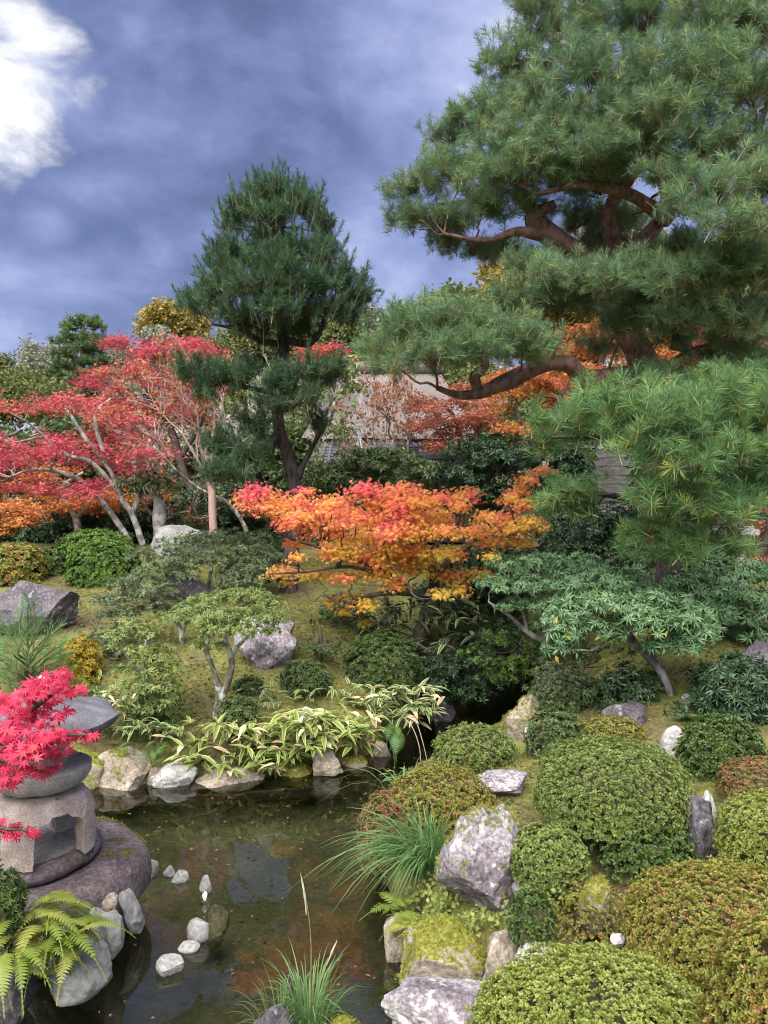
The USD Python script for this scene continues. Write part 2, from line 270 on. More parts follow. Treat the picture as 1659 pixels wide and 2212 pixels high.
def sasa_mat(name, green, edge, edgew):
    n = {'u': ('uvmap', {'attribute': 'st'}), 's': ('separate_xyz', {}), 'r': ('rgb_ramp', {'ramp': [(0.0, edge), (edgew, edge), (edgew + .08, green), (.92 - edgew, green), (1 - edgew, edge), (1.0, edge)]}),
         'p': ('principled_bsdf', {'roughness': .45, 'specular_ior_level': .4}), 't': ('translucent_bsdf', {}), 'mx': ('mix_closure', {'fac': .25})}
    MATS[name] = usdkit.material(stage, f'/World/Looks/{name}', n, [('u.UV', 's.vector'), ('s.x', 'r.fac'), ('r.color', 'p.base_color'), ('r.color', 't.color'), ('p.BSDF', 'mx.closure1'), ('t.BSDF', 'mx.closure2')], surface='mx.closure')
sasa_mat('sasa_leaf', (.15, .24, .045), (.46, .45, .19), .12)
sasa_mat('sasa_leaf_deep', (.09, .17, .05), (.5, .52, .27), .14)
sasa_mat('sasa_leaf_dry', (.6, .46, .26), (.72, .58, .38), .3)
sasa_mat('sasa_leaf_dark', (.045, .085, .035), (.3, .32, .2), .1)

rockmat('stone_purple', (.075, .062, .07), (.19, .168, .188), (.4, .375, .395), moss=.12, lichen=.6)
rockmat('stone_dark', (.035, .032, .04), (.085, .077, .09), (.17, .155, .17), moss=.05, lichen=.42, spot=(.32, .32, .34))
rockmat('stone_grey', (.14, .14, .14), (.28, .28, .275), (.42, .42, .4), moss=.12, lichen=.4, spot=(.5, .5, .48))
rockmat('stone_pale', (.17, .165, .16), (.36, .35, .34), (.58, .57, .55), moss=.1, lichen=.35, spot=(.66, .65, .63))
rockmat('stone_brown', (.13, .105, .085), (.26, .22, .18), (.42, .37, .31), moss=.3, lichen=.35)
rockmat('stone_mossy', (.15, .125, .105), (.27, .23, .19), (.4, .35, .29), moss=1.0, lichen=.2, mosscol=(.17, .175, .035), mossup=.15)
rockmat('stone_smooth', (.13, .13, .125), (.215, .215, .21), (.31, .31, .3), moss=.0, lichen=.2, scale=2.0, bump=.35, spot=(.5, .5, .48))
rockmat('stone_slab', (.055, .042, .046), (.115, .09, .098), (.2, .17, .18), moss=.14, lichen=.3, spot=(.26, .25, .27), mosscol=(.08, .075, .02))
rockmat('granite', (.27, .215, .19), (.46, .385, .35), (.66, .58, .54), moss=.0, lichen=.25, scale=9.0, bump=.7)
rockmat('granite_roof', (.075, .075, .09), (.12, .12, .145), (.19, .19, .22), moss=.0, lichen=.3, scale=9.0, bump=.5, spot=(.25, .25, .29))
rockmat('granite_grey', (.22, .21, .205), (.4, .385, .375), (.58, .56, .54), moss=.1, lichen=.3, scale=7.0)
barkmat('pine_bark', (.012, .010, .010), (.085, .07, .066), 16.0, .4)
barkmat('red_pine_bark', (.05, .027, .024), (.21, .125, .105), 14.0, .5)
barkmat('grey_bark', (.09, .085, .08), (.3, .28, .26), 10.0, .5, spots=(.42, .42, .39))
barkmat('pale_bark', (.1, .092, .085), (.25, .235, .22), 12.0, .6, spots=(.38, .37, .35))
barkmat('dark_bark', (.03, .025, .022), (.1, .085, .07), 14.0, .5)
barkmat('lichen_bark', (.07, .06, .05), (.2, .18, .15), 18.0, .6, spots=(.42, .45, .4))
barkmat('pink_bark', (.3, .19, .16), (.45, .31, .27), 6.0, .4, bump=.3)
barkmat('twig_bark', (.03, .03, .018), (.085, .075, .04), 20.0, .6)
plain('twig_grey', (.36, .33, .32)); plain('twig_pink', (.36, .27, .26)); plain('wood_dark', (.05, .038, .03)); plain('shrub_core', (.03, .035, .012), .95, .1); plain('needle_core', (.012, .018, .012), .95, .1)
plain('twig_mix', (.06, .05, .03), .95, .1); plain('thatch_edge', (.12, .1, .09)); plain('cut_wood', (.06, .05, .045)); plain('white_paint', (.75, .75, .72)); plain('roof_tile', (.085, .088, .1), .5, .4); plain('plaster', (.5, .47, .4)); plain('litter_bark', (.1, .06, .04))
plain('bamboo_stem', (.22, .2, .08)); plain('seed_head', (.42, .37, .29)); plain('feather', (.8, .78, .74)); plain('moss_pad', (.16, .16, .025), .95, .1)
# ---------------------------------------------------------------- leaves, needles, fronds (one small mesh each, many copies)
def shoot(length, need, nlen, w, a0, a1, seed, lo=0.15, yellow=0.0, stemw=0.004):
    """a pine shoot along +z: needles all round a thin stem"""
    r = np.random.default_rng(seed); v, f, c = [], [], []
    for k in range(need):
        s = lo + (1 - lo) * (k + r.random()) / need
        ang = np.radians(a0 + (a1 - a0) * s + r.normal(0, 9)); th = r.random() * 6.283
        rad = np.array([np.cos(th), np.sin(th), 0]); d = rad * np.sin(ang) + UP * np.cos(ang)
        side = np.cross(d, r.normal(size=3)); side /= np.linalg.norm(side)
        b = UP * s * length; L = nlen * r.uniform(.75, 1.1); i = len(v)
        mid = b + d * L * .55; tip = b + d * L + np.array([0, 0, -0.06 * L])
        v += [b - side * w * .35, b + side * w * .35, mid + side * w * .5, mid - side * w * .5, tip]
        f += [(i, i + 1, i + 2), (i, i + 2, i + 3), (i + 3, i + 2, i + 4)]
        g = r.uniform(.8, 1.2); col = (g, g, g) if r.random() > yellow else (2.6 * g, 1.5 * g, .7 * g)
        c += [tuple(x * .8 for x in col)] * 2 + [col] * 2 + [tuple(x * 1.15 for x in col)]
    i = len(v)
    for q in range(3):
        a = q * 2.094; o = np.array([np.cos(a), np.sin(a), 0]) * stemw
        v += [o - UP * length * .25, o * .5 + UP * length]; c += [(2.2, .8, .8), (3.0, 1.8, 1.6)]
    for q in range(3):
        a, b = i + 2 * q, i + 2 * ((q + 1) % 3); f += [(a, b, b + 1), (a, b + 1, a + 1)]
    return np.array(v), np.array(f), np.array(c)
def maple_leaf(lobes=7, seed=0):
    """palmate leaf of unit span in the xy plane, tip along +x, stalk end at the origin, a little cupped"""
    r = np.random.default_rng(seed); n = lobes
    ang = np.radians(np.linspace(-128, 128, n)); ln = (0.62 - 0.34 * np.abs(np.linspace(-1, 1, n)) ** 1.5) * r.uniform(.92, 1.06, n)
    v, f = [(0, 0, 0)], []
    tips = [(np.cos(a) * L, np.sin(a) * L, -0.22 * L * r.uniform(.4, 1.6)) for a, L in zip(ang, ln)]
    mids = (ang[1:] + ang[:-1]) / 2; notch = [(np.cos(a) * .17, np.sin(a) * .17, .015) for a in mids]
    sh = [(np.cos(a + s * .17) * L * .55, np.sin(a + s * .17) * L * .55, 0.0) for a, L in zip(ang, ln) for s in (-1, 1)]
    ends = [(np.cos(ang[0] - .5) * .09, np.sin(ang[0] - .5) * .09, 0), (np.cos(ang[-1] + .5) * .09, np.sin(ang[-1] + .5) * .09, 0)]
    rim = [ends[0]] + notch + [ends[1]]
    v += tips + rim + sh
    for k in range(n):
        t, a, b, s0, s1 = 1 + k, 1 + n + k, 2 + n + k, 2 + 2 * n + 2 * k, 3 + 2 * n + 2 * k
        f += [(0, a, s0), (0, s0, s1), (0, s1, b), (s0, t, s1)]
    return np.array(v, float), np.array(f), None
def leaf_fold(L, w, fold=.25, droop=.15):
    v = np.array([(0, 0, 0), (L * .45, w / 2, fold * w), (L * .45, 0, 0), (L * .45, -w / 2, fold * w), (L, 0, -droop * L)], float)
    return v, np.array([(0, 2, 1), (0, 3, 2), (2, 4, 1), (2, 3, 4)])
def rosette(n, L, w, tilt=35, seed=0, inner=3, droop=.15, z=0.0):
    """leaves round a shoot tip, axis +z; tilt: degrees above the flat"""
    r = np.random.default_rng(seed); ms = []
    for k in range(n + inner):
        o = k < n; th = 6.283 * k / n + r.normal(0, .25) if o else r.random() * 6.283
        t = np.radians((tilt if o else 68) + r.normal(0, 10)); s = r.uniform(.75, 1.1) * (1 if o else .75)
        v, f = leaf_fold(L * s, w * s, droop=droop)
        ry = Rotation.from_euler('yz', [-t, th]).as_matrix(); ms.append(((v @ ry.T) + [0, 0, z * r.random()], f))
    return (*join(ms), None)
def cluster(n, R, L, w, seed=0, flat=1.0, up=0.0):
    r = np.random.default_rng(seed); ms = []
    for k in range(n):
        v, f = leaf_fold(L * r.uniform(.7, 1.2), w * r.uniform(.7, 1.2)); z = r.normal(size=3) * [1, 1, 1] + [0, 0, up]
        m = frames(z[None], rng=r)[0]; p = r.normal(size=3) * R * .55 * [1, 1, flat]; ms.append((v @ m.T + p, f))
    return (*join(ms), None)
def frond(L, wid, n=16, arch=.5, seed=0):
    """a fern frond starting at the origin along +x, arching down, blades in pairs"""
    r = np.random.default_rng(seed); t = np.linspace(0, 1, n + 3)
    ctr = np.stack([L * t, .06 * L * np.sin(t * 3 + seed), L * arch * (.55 * t - 1.05 * t ** 2)], 1); v, f = [], []
    for i in range(n + 2):
        a, b = ctr[i], ctr[i + 1]; k = len(v); s = np.array([0, .004, 0])
        v += [a - s, a + s, b]; f.append((k, k + 1, k + 2))
    for i in range(2, n + 2):
        x = (i - 1) / (n + 1); h = 1.15 * wid * (np.sin(np.pi * min(1, x * 1.15 + .12)) ** .7) * .5 + .004
        d = ctr[i] - ctr[i - 1]; d /= np.linalg.norm(d)
        for s in (-1, 1):
            q = np.array([d[0] * .3, s, -.22 + r.normal(0, .08)]); q /= np.linalg.norm(q); w = L / n * .5; k = len(v); c = ctr[i]
            v += [c - d * w, c + d * w, c + q * h * .55 + d * w * .9, c + q * h * .55 - d * w * .6, c + q * h + d * w * .6]
            f += [(k, k + 1, k + 2), (k, k + 2, k + 3), (k + 3, k + 2, k + 4)]
    return np.array(v), np.array(f)
def blade_leaf(base, d, L, w, droop=.35, rng=RNG):
    """one long pointed leaf with a centre rib: mesh and uv (u across)"""
    d = d / np.linalg.norm(d); side = np.cross(d, UP); side /= max(np.linalg.norm(side), 1e-6); side = side + rng.normal(0, .3, 3); side /= np.linalg.norm(side)
    nrm = np.cross(side, d); t = np.array([0, .12, .35, .62, .85, 1.0]); wd = np.array([.12, .7, 1, .82, .42, 0.04]) * w / 2
    v, uv, f = [], [], []
    for i, (s, h) in enumerate(zip(t, wd)):
        c = base + d * L * s - UP * droop * L * s * s
        v += [c - side * h + nrm * h * .35, c, c + side * h + nrm * h * .35]; uv += [(0, s), (.5, s), (1, s)]
    for i in range(5):
        a = 3 * i; f += [(a, a + 1, a + 4), (a, a + 4, a + 3), (a + 1, a + 2, a + 5), (a + 1, a + 5, a + 4)]
    return np.array(v), np.array(f), np.array(uv)
def grass_blades(base, n, L, w, lean, spread, rng, bias=(0, 0)):
    """arching blades from a tuft"""
    ms = []
    for k in range(n):
        th = rng.random() * 6.283; o = np.array([np.cos(th), np.sin(th), 0]); b = base + o * spread * rng.random() ** .5
        h = o * rng.uniform(.2, 1) * lean + np.array([*bias, 0]) * rng.uniform(.2, 1.2); l = L * rng.uniform(.55, 1.1); t = np.linspace(0, 1, 7)[:, None]
        up = l * rng.uniform(.8, 1.05); c = b + h * l * t ** 1.6 + UP * (up * t - up * t ** 2.6 * rng.uniform(.35, .85) * min(1.3, .35 + np.linalg.norm(h)))
        s = np.cross(h + [1e-3, 0, 0], UP); s = s / np.linalg.norm(s) + rng.normal(0, .4, 3); s /= np.linalg.norm(s); wd = w * np.array([.7, 1, 1, .9, .7, .45, .05])[:, None] / 2
        v = np.stack([c - s * wd, c + s * wd], 1).reshape(-1, 3); f = []
        for i in range(6): f += [(2 * i, 2 * i + 1, 2 * i + 3), (2 * i, 2 * i + 3, 2 * i + 2)]
        ms.append((v, np.array(f)))
    return join(ms)
def sphere_dirs(n, rng, lo=-1.0):
    z = rng.uniform(lo, 1, n); th = rng.random(n) * 6.283185; s = np.sqrt(1 - z * z)
    return np.stack([s * np.cos(th), s * np.sin(th), z], 1)

# ---------------------------------------------------------------- ground
POND = [(-4.0, 6.6), (-3.4, 6.75), (-2.8, 6.85), (-2.05, 6.88), (-1.35, 6.9), (-.65, 7.3), (-.35, 7.3), (-.1, 7.6), (.05, 8.0), (.28, 8.6), (.6, 9.4), (.8, 10.1), (1.7, 10.1), (1.85, 9.2), (1.66, 8.4), (1.3, 7.75), (.85, 7.25), (.42, 6.75),
        (.1, 6.3), (-.06, 5.75), (-.06, 5.1), (.06, 4.67), (.16, 4.2), (.3, 3.9), (.5, 3.55), (.4, 3.3), (0, 3.15), (-.6, 3.1), (-1.4, 3.0), (-2.3, 2.9), (-2.4, 3.6), (-1.85, 3.9), (-1.6, 4.1), (-1.5, 4.5), (-1.55, 4.95), (-1.8, 5.35), (-2.4, 5.6), (-3.2, 5.8), (-4.0, 5.9)]
CTRL = [(-5, 6.9, .4), (-2.7, 6.98, .27), (-1.5, 7.05, .3), (-.5, 7.5, .36), (.0, 8.1, .4), (.3, 8.9, .62), (.5, 9.9, .9), (-4, 8, .62), (-2, 8, .6), (-.7, 8.2, .62), (-4, 9, .9), (-2, 9, .88), (-.5, 9, .86), (-4, 10, 1.15), (-2, 10, 1.15), (-.2, 10, 1.1), (-5, 11, 1.42), (-2.5, 11, 1.44), (0, 11, 1.36), (1.1, 10.6, 1.1),
        (-6, 14, 1.6), (0, 14, 1.65), (5, 14, 1.75), (-6, 17, 1.8), (0, 17, 1.9), (5, 17, 1.95), (2.1, 9.3, .85), (1.95, 8.5, .78), (1.65, 7.8, .6), (1.15, 7.15, .42), (.6, 6.5, .36), (1.4, 6.6, .5), (2.0, 6.4, .76), (2.6, 6.4, .84), (3.4, 6.2, .9), (2.2, 8, 1.15), (3.2, 8, 1.3), (2.2, 10, 1.5), (4, 10, 1.6), (4, 12, 1.7),
        (1.0, 5.2, .48), (2, 5.2, .6), (3, 5, .75), (.5, 5.3, .42), (.45, 4.6, .34), (1.0, 4.4, .42), (1.6, 4.2, .5), (.9, 3.6, .34), (1.5, 3.4, .45), (.6, 3.2, .3), (1.2, 2.7, .42), (2.2, 3, .6), (1.5, 2, .6), (0, 1, .7), (.2, 2.6, .36), (-.7, 2.7, .3), (-2, 2.4, .3), (-3, 3.4, .35), (-2.6, 4.5, .2), (-2.1, 4.4, .14), (-3.2, 5.1, .3), (-4.5, 5, .35),
        (0, -1, .8), (-3, 0, .7), (3, 0, .8), (5, 3, .9), (6, 6, 1.1), (-6, 2, .5), (-7, 7, .6), (-7, 10, 1.2), (7, 10, 1.6), (.35, 3.0, .33)]
_c = np.array(CTRL)
_rbf = RBFInterpolator(_c[:, :2], _c[:, 2], kernel='thin_plate_spline', smoothing=.002, neighbors=None)
_poly = Polygon(POND); _edge = np.array([_poly.exterior.interpolate(t, normalized=True).coords[0] for t in np.linspace(0, 1, 1600)]); _tree = cKDTree(_edge)
def smooth01(x): x = np.clip(x, 0, 1); return x * x * (3 - 2 * x)
def hill(x, y):
    s = np.clip((y - 17) / 1.0, 0, None); wave = meshkit.fbm(np.stack([x * .03, y * .03, x * 0 + 3], -1), 3, 5) - .5
    lift = .185 * s * (1 + .25 * smooth01((x - 0) / 30.) - .55 * smooth01((-x - 12) / 25)) + 9 * wave * smooth01(s / 40)
    return 1.9 + np.where(s > 70, .185 * 70 + (lift - .185 * 70) * .4, lift)
def ground_raw(x, y):
    x, y = np.asarray(x, float), np.asarray(y, float); xy = np.stack([x.ravel(), y.ravel()], 1)
    q = np.stack([np.clip(xy[:, 0], -7, 7), np.clip(xy[:, 1], -1, 17)], 1); z = np.empty(len(q))
    for a in range(0, len(q), 20000): z[a:a + 20000] = _rbf(q[a:a + 20000])
    z = np.clip(z, .12, 2.1).reshape(x.shape)
    z = np.where(y > 17, z + (hill(x, y) - 1.9), z)
    dist = _tree.query(xy)[0].reshape(x.shape); inside = contains_xy(_poly, x, y); s = np.where(inside, -dist, dist)
    near = smooth01((14 - y) / 4)
    z = z + near * (.10 * (meshkit.fbm(np.stack([x * 1.6, y * 1.6, x * 0], -1), 4, 2) - .5) + .035 * (meshkit.fbm(np.stack([x * 9, y * 9, x * 0], -1), 3, 4) - .5))
    bed = -.34 + .12 * (meshkit.fbm(np.stack([x * 2.2, y * 2.2, x * 0 + 1], -1), 4, 8) - .5)
    k = smooth01((s + .06 + .08 * (meshkit.noise(np.stack([x * 5, y * 5, x * 0], -1), 3) - .5)) / .2)
    return bed * (1 - k) + z * k
_gx, _gy = np.arange(-7, 7.001, .04), np.arange(-1, 17.001, .04)
_GX, _GY = np.meshgrid(_gx, _gy, indexing='ij'); _GZ = ground_raw(_GX, _GY)
_gi = RegularGridInterpolator((_gx, _gy), _GZ, bounds_error=False, fill_value=None)
def gz(x, y):
    x, y = np.broadcast_arrays(np.asarray(x, float), np.asarray(y, float))
    inn = (np.abs(x) < 7) & (y < 17) & (y > -1)
    return np.where(inn, _gi(np.stack([np.clip(x, -7, 7), np.clip(y, -1, 17)], -1)), np.where(y > 17, hill(x, y), 1.0 + 0 * x)) if x.ndim else float(_gi([[x, y]])[0] if inn else (hill(x, y) if y > 17 else 1.6))
def ground_mat():
    n = {'g': ('geometry', {}), 'n1': ('noise_texture', {'scale': 1.3, 'detail': 7.0, 'roughness': .62}), 'n2': ('noise_texture', {'scale': 26.0, 'detail': 6.0, 'roughness': .7}), 'n3': ('noise_texture', {'scale': 110.0, 'detail': 3.0}),
         'm': ('mix_float', {'fac': .45}), 'r': ('rgb_ramp', {'ramp': [(.36, (.06, .045, .026)), (.42, (.115, .085, .048)), (.47, (.13, .125, .05)), (.53, (.175, .18, .055)), (.6, (.23, .23, .075)), (.7, (.19, .15, .08))]}),
         'sx': ('separate_xyz', {}), 'w': ('map_range', {'from_min': .05, 'from_max': -.1, 'clamp': True}), 'wr': ('rgb_ramp', {'ramp': [(.3, (.06, .058, .036)), (.5, (.13, .125, .08)), (.62, (.2, .185, .12)), (.75, (.15, .1, .06))]}), 'mx': ('mix_color', {}),
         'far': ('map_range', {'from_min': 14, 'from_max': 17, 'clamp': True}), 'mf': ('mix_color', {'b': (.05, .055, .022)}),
         'h': ('mix_float', {'fac': .4}), 'b': ('bump', {'strength': .9, 'distance': .04}), 'p': ('principled_bsdf', {'roughness': .95, 'specular_ior_level': .15})}
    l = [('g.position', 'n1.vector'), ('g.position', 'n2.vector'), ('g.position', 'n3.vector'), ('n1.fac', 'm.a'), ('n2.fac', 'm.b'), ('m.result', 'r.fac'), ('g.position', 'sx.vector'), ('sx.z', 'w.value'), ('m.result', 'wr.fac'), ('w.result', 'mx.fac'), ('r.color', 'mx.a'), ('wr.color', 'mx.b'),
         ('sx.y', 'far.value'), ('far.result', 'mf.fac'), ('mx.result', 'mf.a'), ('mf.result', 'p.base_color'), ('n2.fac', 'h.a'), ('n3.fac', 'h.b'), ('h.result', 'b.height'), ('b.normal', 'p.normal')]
    return usdkit.material(stage, '/World/Looks/mossy_soil', n, l, surface='p.BSDF')
def sheet():
    xs = np.concatenate([-7 - np.geomspace(1, 140, 34)[::-1], _gx, 7 + np.geomspace(1, 140, 34)]); ys = np.concatenate([-1 - np.geomspace(1, 20, 8)[::-1], _gy, 17 + np.geomspace(.5, 200, 60)])
    X, Y = np.meshgrid(xs, ys, indexing='ij'); Z = ground_raw(X, Y); v = np.stack([X, Y, Z], -1).reshape(-1, 3); m = len(ys)
    i, j = np.meshgrid(np.arange(len(xs) - 1), np.arange(m - 1), indexing='ij'); a = (i * m + j).ravel()
    return v, np.stack([a, a + m, a + m + 1, a + 1], 1)
_v, _f = sheet(); _f = np.vstack([_f[:, [0, 1, 2]], _f[:, [0, 2, 3]]])
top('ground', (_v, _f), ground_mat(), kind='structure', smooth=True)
def water_mat():
    n = {'g': ('geometry', {}), 'n': ('noise_texture', {'scale': 4.0, 'detail': 3.0}), 'b': ('bump', {'strength': .05, 'distance': .05}), 'fr': ('fresnel', {'IOR': 1.6}), 't': ('transparent_bsdf', {'color': (.64, .67, .57)}), 'gl': ('glossy_bsdf', {'color': (.95, .95, .95), 'roughness': .012}), 'x': ('mix_closure', {})}
    l = [('g.position', 'n.vector'), ('n.fac', 'b.height'), ('b.normal', 'gl.normal'), ('fr.fac', 'x.fac'), ('t.BSDF', 'x.closure1'), ('gl.BSDF', 'x.closure2')]
    return usdkit.material(stage, '/World/Looks/pond_water', n, l, surface='x.closure')
top('pond_water', (np.array([(-4.3, 2.6, 0), (2.2, 2.6, 0), (2.2, 10.4, 0), (-4.3, 10.4, 0)], float), np.array([(0, 1, 2), (0, 2, 3)])), water_mat(), kind='structure')

# ---------------------------------------------------------------- builders
TUFT = []
for s in range(4):
    r = np.random.default_rng(s); ms = []
    for k in range(12): v, f = leaf_fold(r.uniform(.5, 1.1), .22); m = Rotation.from_euler('yz', [-r.uniform(30, 85), r.uniform(0, 360)], degrees=True).as_matrix(); ms.append((v @ m.T + r.normal(0, .5, 3) * [1, 1, 0], f))
    TUFT.append((*join(ms), None))
def rock_mesh(c, r, seed, sub=4, planes=11, rough=.24, fine=.04, tilt=0.0, keep=.52, fs=2.2):
    g = np.random.default_rng(seed); s = trimesh.creation.icosphere(sub); p = s.vertices.copy()
    for k in range(planes):
        d = g.normal(size=3) * [1, 1, .8]; d /= np.linalg.norm(d); o = g.uniform(keep, .95); h = p @ d - o
        p -= np.maximum(h, 0)[:, None] * d * .93
    p *= 1 + (rough * 2 * (meshkit.fbm(p * 1.5 + seed * 3.7, 3, seed) - .5) + fine * 4 * (np.abs(meshkit.fbm(p * 5.0 * fs / 2.2 + seed, 4, seed + 9) - .5)) - fine)[:, None]
    p /= np.abs(p).max(0); p = p * np.asarray(r)
    if tilt: p = p @ Rotation.from_euler('y', tilt, degrees=True).as_matrix().T
    return p + np.asarray(c), s.faces
def ground_hit(u, v):
    """the distance at which the line of sight through (u, v) meets the ground or the water"""
    D = np.linspace(2, 15, 900); k = np.nonzero(EYE - (v - CY) * D / W < np.maximum(gz((u - CX) * D / W, D), 0))[0]
    return D[k[0]] if len(k) else 99.0
def moss_cap(path, m, loc, seed, lim=.35, cover=.5, sp=.022, sc=.018):
    """tufts of moss on the upward faces of a stone"""
    tm = trimesh.Trimesh(*m, process=False); g = np.random.default_rng(seed); n = int(tm.area / sp ** 2); a = tm.face_normals; c = tm.triangles_center
    w = tm.area_faces * (a[:, 2] > lim) * (meshkit.fbm(c * 6 + seed, 3, seed) > 1 - cover - .15); i = g.choice(len(a), int(n * w.sum() / tm.area) + 4, p=w / w.sum()); b = g.dirichlet((1, 1, 1), len(i)); q = (tm.triangles[i] * b[..., None]).sum(1)
    inst(Thing(path, loc), 'moss', TUFT, MATS['moss_bright'], q, frames(a[i] + g.normal(0, .3, (len(i), 3)), rng=g), sc * g.uniform(.6, 1.3, len(i)))
def rock(label, u0, u1, v0, v1, D, mat, seed, depth=.8, sub=4, cat='rock', name='rock', group=None, sink=0.0, free=False, mossy=None, **kw):
    """a stone whose outline fills u0..u1, v0..v1 as seen at distance D"""
    if not free:
        h = ground_hit((u0 + u1) / 2, v1)
        if D > h + .2: D = h + .1 + .3 * (u1 - u0) / 2 * h / W * depth
    a, b = P(u0, v1, D), P(u1, v0, D); c = (a + b) / 2; r = (b - a) / 2; rx, rz = r[0], r[2] + sink / 2; c[2] -= sink / 2
    m = rock_mesh(c, (rx, max(rx * depth, .6 * rz), rz), seed, sub, **kw); path = top(name, m, MATS[mat], label, cat, smooth=50, group=group)
    if mossy: moss_cap(path, m, np.array([m[0][:, 0].mean(), m[0][:, 1].mean(), m[0][:, 2].min()]), seed, *mossy)
    return path
def oval_leaf(L, w, droop=.1):
    v = np.array([(0, 0, 0), (L * .4, w * .36, .12 * w), (L * .4, -w * .36, .12 * w), (L * .72, w / 2, .15 * w), (L * .72, 0, -.02 * L), (L * .72, -w / 2, .15 * w), (L, 0, -droop * L)], float)
    return v, np.array([(0, 4, 1), (1, 4, 3), (0, 2, 4), (2, 5, 4), (3, 4, 6), (4, 5, 6)])
def oval_rosette(n, L, w, tilt, seed, inner=4):
    r = np.random.default_rng(seed); ms = []
    for k in range(n + inner):
        o = k < n; th = 6.283 * k / n + r.normal(0, .3); t = np.radians((tilt if o else 66) + r.normal(0, 12)); s = r.uniform(.7, 1.1) * (1 if o else .8); v, f = oval_leaf(L * s, w * s)
        ms.append((v @ Rotation.from_euler('yz', [-t, th]).as_matrix().T, f))
    return (*join(ms), None)
AZ = {k: [oval_rosette(6, L, w, 34, s) for s in range(5)] for k, (L, w) in {'n': (.0165, .0072), 's': (.021, .0105)}.items()}
HEDGE = [rosette(6, .05, .026, 25, s, inner=3) for s in range(3)]
def bush(label, u0, u1, v0, v1, D, mat, protos=AZ['n'], sp=.024, depth=.95, lo=-.35, seed=1, lump=.10, layers=2.5, cat='bush', name='azalea_bush', sc=1.0, inner=.84, stems=6, basev=None, loose=0.0, boxy=.7):
    """a clipped bush: leaf rosettes over a lumpy dome, twigs and stems within"""
    g = np.random.default_rng(seed); h = ground_hit((u0 + u1) / 2, basev or v1)
    if v1 < 2150 and D > h + .1 + .7 * (u1 - u0) / 2 * h / W: D = h + .1 + .7 * (u1 - u0) / 2 * h / W
    a, b = P(u0, v1, D), P(u1, v0, D); c = (a + b) / 2; r = (b - a) / 2
    R = np.array([r[0], max(r[0] * depth, .05), r[2]]); c = np.array([c[0], D, a[2] + .0]); a[2] = min(EYE - (v1 - CY) * (D - .7 * R[1]) / W, b[2] - .1)
    R[2] = (b[2] - a[2]) / (1 - max(lo, -.6) * 1.0); c[2] = b[2] - R[2]
    base = np.array([c[0], c[1], gz(c[0], c[1]) if basev is None else P(0, basev, D)[2]])
    t = thing(name, label, cat, base)
    area = 2 * np.pi * (1 - lo) * ((R[0] * R[1]) ** .8 + 2 * (R[0] * R[2]) ** .8) ** (1 / .8) / 3 ** (1 / .8); n = int(area / sp ** 2 * layers)
    d = sphere_dirs(n, g, lo); lum = 1 + lump * 2 * (meshkit.fbm(d * 2.6 + seed * 5.1, 3, seed) - .5)
    fac = lum * (1 - (1 - inner) * g.random(n) ** 1.6 + loose * g.normal(0, .06, n) + (g.random(n) < .05) * g.uniform(0, .07, n)) * (1 + .05 * (meshkit.fbm(d * 7 + seed, 2, seed) - .5))
    bx = 1 / (np.abs(d) ** 2.6).sum(1) ** (1 / 2.6); fac *= 1 + (bx - 1) * boxy
    p = c + d * R * fac[:, None]; nr = d / R; nr /= np.linalg.norm(nr, axis=1, keepdims=True)
    ax = nr + UP * .45 + g.normal(0, .28, (n, 3)); p -= nr * .012
    ok = p[:, 2] > gz(p[:, 0], p[:, 1]) - .03
    ok &= (meshkit.fbm(d * 3.4 + seed * 2.3, 3, seed + 4) > .33) | (g.random(n) > .4)
    inst(t, 'foliage', protos, MATS[mat], p[ok], frames(ax[ok], rng=g), sc * g.uniform(.7, 1.25, n)[ok])
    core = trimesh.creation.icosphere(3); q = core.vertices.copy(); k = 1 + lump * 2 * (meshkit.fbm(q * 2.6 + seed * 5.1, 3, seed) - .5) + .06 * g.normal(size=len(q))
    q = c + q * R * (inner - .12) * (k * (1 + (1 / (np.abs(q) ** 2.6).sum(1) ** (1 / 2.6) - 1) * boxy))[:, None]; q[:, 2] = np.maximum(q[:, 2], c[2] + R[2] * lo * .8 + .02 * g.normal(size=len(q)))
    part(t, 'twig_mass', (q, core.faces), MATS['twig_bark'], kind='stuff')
    for i in range(stems):
        th = 6.283 * (i + g.random()) / stems; e = c + np.array([np.cos(th) * R[0] * .55, np.sin(th) * R[1] * .55, R[2] * lo * .4]); s = base + np.array([np.cos(th) * R[0], np.sin(th) * R[1], 0]) * .3 - UP * .05
        part(t, 'stem', tube([s, (s + e) / 2 + g.normal(0, .02, 3), e], [.014, .011, .008], 5), MATS['twig_bark'])
    return t
def limb_tree(t, lines, mat, names='branch', sides=7, rough=.25, first='trunk'):
    """trunk and limbs from lists of rows (u, v, D, r); returns their points for later branching"""
    pts = []
    for i, rows in enumerate(lines):
        p, r = PT(rows); nm = first if i == 0 else names
        part(t, nm, tube(p, r, sides + 2 * (i == 0), 8 * (len(p) - 1), rough, i + 3), MATS[mat], smooth=True)
        pts.append(np.column_stack([spline(p, 30), np.interp(np.linspace(0, 1, 30), np.linspace(0, 1, len(r)), r)]))
    return np.vstack(pts)
